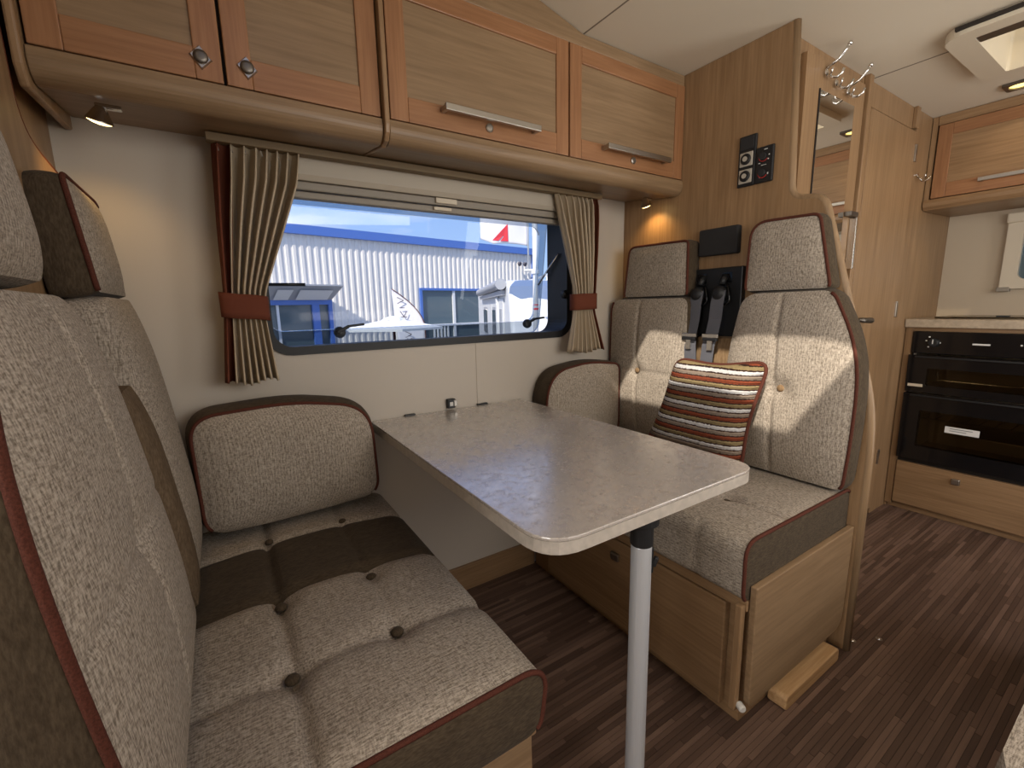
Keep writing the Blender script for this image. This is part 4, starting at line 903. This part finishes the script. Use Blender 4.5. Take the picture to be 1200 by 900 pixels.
# ================================================================== outdoors
GZ = -1.1
gr = put('ground', MB().box(-40, 70, 2.2, 60, GZ-.1, GZ), 'tarmac'); struct(gr, 'grey tarmac yard outside the window', 'ground')
def warehouse():
    A = V3((2.559, 20.894, 0)); d = V3((.984, .179, 0)).normalized(); n = V3((.179, -.984, 0)).normalized()   # n: towards the van
    def X(s, o, z): return A+d*s+n*o+V3((0, 0, z))
    t = thing('warehouse', X(5, 0, GZ), 'long warehouse with white ribbed cladding and a blue eaves band', 'building')
    def bx(s0, s1, o0, o1, z0, z1):
        return MB().add([X(s, o, z) for s in (s0, s1) for o in (o0, o1) for z in (z0, z1)], [(0, 1, 3, 2), (4, 6, 7, 5), (0, 4, 5, 1), (2, 3, 7, 6), (0, 2, 6, 4), (1, 5, 7, 3)])
    ops = [(6.25, 10.9, -1.1, 1.98), (-3.0, 1.72, GZ, 1.50)]
    s0, s1 = -7, 14.45
    wm = MB()
    for a, b, z0, z1 in ((s0, -3.0, GZ, 4.2), (-3.0, 1.72, 1.50, 4.2), (1.72, 6.25, GZ, 4.2), (6.25, 10.9, 1.98, 4.2), (10.9, s1, GZ, 4.2)):
        q = bx(a, b, -.2, 0, z0, z1); wm.add(q.v, q.f)
    put('wall', wm, 'cladding', t)
    q = bx(s0, s1, -8, -.2, 4.0, 4.2); put('roof', q, 'cladding', t); put('back_wall', bx(s0, s1, -8.2, -8, GZ, 4.2), 'interior_dim', t)
    put('eaves_band', bx(s0, s1+.15, -.1, .22, 4.18, 4.55), 'blue_paint', t); put('corner_trim', bx(s1, s1+.16, -.15, .06, GZ, 4.2), 'blue_paint', t)
    s = s0+.1; k = 0
    while s < s1-.25:
        z0 = GZ
        for a, b, _, z1 in ops:
            if a-.15 < s < b+.02: z0 = z1+.06
        m = MB(); o = [X(s, 0, z0), X(s+.03, .04, z0), X(s+.14, .04, z0), X(s+.17, 0, z0), X(s, 0, 4.18), X(s+.03, .04, 4.18), X(s+.14, .04, 4.18), X(s+.17, 0, 4.18)]
        m.add(o, [(0, 1, 5, 4), (1, 2, 6, 5), (2, 3, 7, 6), (0, 3, 2, 1), (4, 5, 6, 7)]); put('cladding_rib', m, 'cladding', t); s += .30
    # showroom window
    a, b, z0, z1 = ops[0]
    fr = MB()
    for q in (bx(a, a+.13, -.1, .09, z0, z1), bx(a, b, -.1, .09, z1-.02, z1+.10)): fr.add(q.v, q.f)
    f = put('showroom_frame', fr, 'blue_paint', t)
    for (c0, c1) in ((a+.13, 8.30), (8.45, b)): put('pane', bx(c0, c1, -.06, -.04, z0, z1-.02), 'shop_glass', f)
    put('mullion', bx(8.30, 8.45, -.08, .04, z0, z1-.02), 'white_paint', f); put('transom', bx(a+.13, b, -.02, .05, .10, .22), 'white_paint', f)
    for i in range(5): put('railing', bx(7.0+.22*i, 7.09+.22*i, -.02, .03, z0, .10), 'white_paint', f)
    # entrance with a blue frame and a tilted canopy light
    a, b, z0, z1 = ops[1]
    e = put('entrance_frame', bx(a, b, -.1, .12, 1.30, 1.50), 'blue_paint', t)
    for (c0, c1) in ((1.56, 1.72), (.86, 1.16)): put('post', bx(c0, c1, -.1, .10, z0, 1.30), 'blue_paint', e)
    for (c0, c1) in ((a, -.55), (-.45, .86), (1.16, 1.56)): put('pane', bx(c0, c1, -.06, -.04, z0, 1.30), 'shop_glass', e)
    put('mullion', bx(-.55, -.45, -.08, .02, z0, 1.30), 'white_paint', e)
    cn = MB().add([X(-3.0, .12, 1.50), X(1.70, .12, 1.50), X(1.95, .9, 2.06), X(-3.0, .9, 2.06), X(-3.0, .12, 1.56), X(1.70, .12, 1.56), X(1.95, .9, 2.12), X(-3.0, .9, 2.12)], [(0, 1, 2, 3), (4, 7, 6, 5), (0, 4, 5, 1), (1, 5, 6, 2), (2, 6, 7, 3), (3, 7, 4, 0)])
    put('canopy', cn, 'awning_grey', e)
    for (c0, c1) in ((-.7, -.15), (.15, 1.45)):
        pn = MB().add([X(c0, .28, 1.615), X(c1, .28, 1.615), X(c1+.1, .78, 1.975), X(c0+.06, .78, 1.975), X(c0, .27, 1.60), X(c1, .27, 1.60), X(c1+.1, .80, 1.98), X(c0+.06, .80, 1.98)], [(0, 1, 2, 3), (4, 7, 6, 5), (0, 4, 5, 1), (1, 5, 6, 2), (2, 6, 7, 3), (3, 7, 4, 0)])
        pn.v = [tuple(V3(v)-V3((0, 0, .10))) for v in pn.v]; put('canopy_panel', pn, 'white_paint', e)
    for s_ in (13.05, 13.5): put('flood_lamp', MB().lathe([(.05, 0), (.12, .12), (.13, .2), (.10, .22)], X(s_, .25, 3.62), tuple(n+V3((0, 0, -.4))), 12), 'ink', t)
warehouse()
def parasol():
    c = V3((2.505, 7.58, 0)); t = thing('parasol', (c.x, c.y, GZ), 'white square parasol standing in the yard in front of the warehouse', 'parasol')
    m = MB(); R = .86; cor = [c+V3((R*math.cos(a), R*math.sin(a), .735)) for a in [math.radians(20+60*k) for k in range(6)]]
    top = c+V3((0, 0, .895)); vs = [top]+cor+[p-V3((0, 0, .035)) for p in cor]
    m.add(vs, [(0, 1+i, 1+(i+1) % 6) for i in range(6)]+[(1+i, 7+i, 7+(i+1) % 6, 1+(i+1) % 6) for i in range(6)])
    put('canopy', m, 'parasol_cloth', t, solid=.008)
    put('vent_cap', MB().lathe([(.20, -.02), (.14, .02), (.03, .045)], c+V3((0, 0, .885)), (0, 0, 1), 6), 'parasol_cloth', t)
    put('pole', MB().tube([c+V3((0, 0, GZ+.05)), c+V3((0, 0, .88))], .022, 10), 'maroon', t, smooth=True)
    for i in range(6): put('rib', MB().bar(c+V3((0, 0, .72)), cor[i].lerp(top, .45)-V3((0, 0, .02)), .012, .012), 'maroon', t)
    put('base', MB().lathe([(.30, 0), (.30, .06), (.05, .09)], c+V3((0, 0, GZ)), (0, 0, 1), 20), 'ink', t)
parasol()
def feather():
    o = V3((3.76, 9.27, 0)); d = V3((.93, -.36, 0)).normalized()
    t = thing('feather_flag', (o.x, o.y, GZ), 'white feather flag with vertical dark lettering behind the parasol', 'flag')
    def edge(v):                                     # curved pole edge, v: 0 bottom, 1 tip
        z = GZ+.35+(1.47-GZ-.35)*v; s = 0 if z < .62 else -.66*((z-.62)/.85)**1.9; return s, z
    def left(v):
        s, z = edge(v); return -.50-.17*v if v < .999 else s
    def pt(a, v):
        s, z = edge(v); l = min(left(v), s-.002); q = l+(s-l)*a
        zz_ = z+(a-1)*.02; return o+d*q+V3((0, 0, zz_))+V3((.36, .93, 0))*.03*math.sin(3*q+4*v)
    put('cloth', MB().grid(pt, 10, 40), 'flag_cloth', t, solid=.004, smooth=True)
    put('pole', MB().tube([o+V3((0, 0, GZ))]+[o+d*edge(k/24)[0]+V3((0, 0, edge(k/24)[1])) for k in range(25)], [.018]+[.017-.008*k/24 for k in range(25)], 8), 'maroon', t, smooth=True)
    put('foot', MB().box(o.x-.25, o.x+.25, o.y-.25, o.y+.25, GZ, GZ+.03), 'ink', t)
    off = V3((-.36, -.93, 0)).normalized()*.05
    def stroke(pts, s, z, h, wd):                    # letters turned to read upwards: letter up = towards -s
        m = MB()
        P_ = [o+d*(s-(y-.5)*h)+V3((0, 0, z+(x-.5)*wd))+off for x, y in pts]
        for a, b in zip(P_, P_[1:]): m.bar(a, b, .016, .006, up=off)
        return m
    Vv = [(0, 1), (.5, 0), (1, 1)]; I = [(.5, 0), (.5, 1)]
    for nm, s, z in (('v', -.49, 1.225), ('v', -.36, .50)): put('letter_'+nm, stroke(Vv, s, z, .13, .13), 'ink', t)
    put('letter_i', stroke(I, -.465, 1.07, .10, .1), 'ink', t)
    k = stroke([(0, 0), (0, 1)], -.44, .935, .13, .12); q = stroke([(1, 1), (0, .45), (1, 0)], -.44, .935, .13, .12); k.add(q.v, q.f); put('letter_k', k, 'ink', t)
    put('letter_s', stroke([(1, .85), (.8, 1), (.2, 1), (0, .8), (.1, .55), (.9, .45), (1, .2), (.8, 0), (.2, 0), (0, .15)], -.335, .355, .13, .12), 'ink', t)
feather()
def flagpole():
    c = V3((4.70, 6.46, 0)); t = thing('flagpole', (c.x, c.y, GZ), 'white flagpole in front of the parked motorhome', 'pole')
    put('pole', MB().tube([c+V3((0, 0, GZ)), c+V3((0, 0, 5.2))], .048, 14), 'white_paint', t, smooth=True)
    put('collar', MB().lathe([(.075, 0), (.075, .06)], c+V3((0, 0, 1.60)), (0, 0, 1), 14), 'white_paint', t); put('arm', MB().tube([c+V3((0, 0, 1.66)), c+V3((-.16, .10, 1.66))], .022, 8), 'white_paint', t, smooth=True)
    put('halyard', MB().tube([c+V3((-.10, .065, 1.66)), c+V3((-.10, .065, 5.0))], .016, 8), 'white_paint', t, smooth=True)
    put('marker', MB().lathe([(.050, 0), (.050, .035)], c+V3((0, 0, .98)), (0, 0, 1), 14), 'flag_red', t); put('marker', MB().lathe([(.050, 0), (.050, .02)], c+V3((0, 0, 1.06)), (0, 0, 1), 14), 'flag_red', t)
    f = thing('flag', c+V3((-.1, .065, 2.1)), 'white flag with a red triangular emblem flying from the pole', 'flag')
    d = V3((-.84, .54, 0)).normalized(); nn = V3((-.54, -.84, 0)).normalized(); o = c+V3((-.115, .07, 0))
    def wave(q, z): return .035*math.sin(7*q+2*z)+.02*math.sin(13*q-3*z)
    def pt(a, v):
        q = .80*a; lo = 2.075+.05*math.sin(3*a)-.015*a+(.16*max(0, a-.72)*3 if a > .72 else 0); z = lo+(2.95-lo)*v
        return o+d*q+nn*wave(q, z)+V3((0, 0, z))
    put('cloth', MB().grid(pt, 40, 24), 'flag_cloth', f, smooth=True, solid=.004)
    m = MB(); tri = [(.595, 2.165), (.33, 2.43), (.325, 2.15), (.46, 2.155), (.395, 2.235), (.41, 2.245), (.49, 2.16)]
    def on(q, z): return o+d*q+nn*(wave(q, z)+.012)+V3((0, 0, z))
    m.add([on(*p) for p in tri], [(0, 1, 5, 6), (1, 2, 4, 5), (2, 3, 4)]); put('emblem', m, 'flag_red', f, solid=.003)
flagpole()
def motorhome():
    R = V3((4.86, 7.62, 0)); L = V3((8.0, 14.55, 0)); d = (L-R).normalized(); n = V3((-d.y, d.x, 0))       # n: outwards on the door side
    if n.x > 0: n = -n
    ln = (L-R).length; w = 2.2; zt = 1.58
    def X(s, o, z): return R+d*s+n*o+V3((0, 0, z))
    def bx(s0, s1, o0, o1, z0, z1): return MB().add([X(s, o, z) for s in (s0, s1) for o in (o0, o1) for z in (z0, z1)], [(0, 1, 3, 2), (4, 6, 7, 5), (0, 4, 5, 1), (2, 3, 7, 6), (0, 2, 6, 4), (1, 5, 7, 3)])
    t = thing('parked_motorhome', X(ln/2, -w/2, GZ), 'white motorhome with a rolled awning parked beyond the flagpole', 'motorhome')
    prof = [(ln, GZ+.4), (ln, zt), (.35, zt), (.12, zt-.03), (-.06, zt-.14), (-.20, zt-.4), (-.32, zt-.9), (-.55, .0), (-.62, GZ+.4)]
    m = MB(); k = len(prof); m.add([X(s, 0, z) for s, z in prof]+[X(s, -w, z) for s, z in prof], [tuple(range(k)), tuple(range(2*k-1, k-1, -1))]+[(i, (i+1) % k, k+(i+1) % k, k+i) for i in range(k)])
    put('body', m, 'white_paint', t, bevel=.08, seg=3)
    aw = put('awning', MB().tube([X(.25, .11, zt-.08), X(5.6, .11, zt-.08)], .105, 16), 'awning_grey', t, smooth=False, bevel=.01); put('end_cap', MB().tube([X(.20, .11, zt-.08), X(.25, .11, zt-.08)], .112, 16), 'awning_grey', aw)
    put('valance', bx(.3, 5.6, .01, .10, zt-.30, zt-.20), 'awning_grey', aw)
    d1 = put('entrance_door', bx(.55, 1.25, 0, .03, GZ+.5, zt-.35), 'white_paint', t, bevel=.03); put('door_window', bx(.72, 1.08, .03, .04, .25, 1.0), 'awning_grey', d1)
    put('door_pillar', bx(1.38, 1.58, 0, .07, GZ+.4, zt-.30), 'white_paint', t, bevel=.02)
    for (a, b) in ((2.0, 2.7), (4.2, 5.2)):
        q = put('side_window', bx(a, b, 0, .03, .30, .98), 'caravan_glass', t, bevel=.02); put('window_rim', bx(a-.07, b+.07, -.01, .012, .23, 1.05), 'awning_grey', q)
    put('decal', MB().bar(X(2.0, .012, -.1), X(3.6, .012, .15), .05, .01), 'ink', t); put('decal', MB().bar(X(3.0, .012, 1.1), X(2.6, .012, -.1), .04, .01), 'awning_grey', t)
    put('rear_window', MB().add([X(-.30, -.5, .62), X(-.30, -1.7, .62), X(-.42, -1.7, .2), X(-.42, -.5, .2), X(-.26, -.5, .63), X(-.26, -1.7, .63), X(-.38, -1.7, .2), X(-.38, -.5, .2)], [(0, 1, 2, 3), (4, 7, 6, 5), (0, 4, 5, 1), (1, 5, 6, 2), (2, 6, 7, 3), (3, 7, 4, 0)]), 'caravan_glass', t)
    put('skirt', bx(-.5, ln, -w+.05, -.03, GZ+.25, GZ+.42), 'awning_grey', t)
    for s in (1.6, ln-1.3): put('wheel', MB().lathe([(.32, 0), (.34, .04), (.34, .18), (.32, .22)], X(s, -.02, GZ+.34), tuple(-n), 24), 'rubber', t)
    put('roof_bar', MB().tube([X(.2, -.9, zt+.10), X(4, -.9, zt+.10)], .025, 8).tube([X(.4, -.9, zt), X(.4, -.9, zt+.1)], .02, 8), 'white_paint', t)
motorhome()
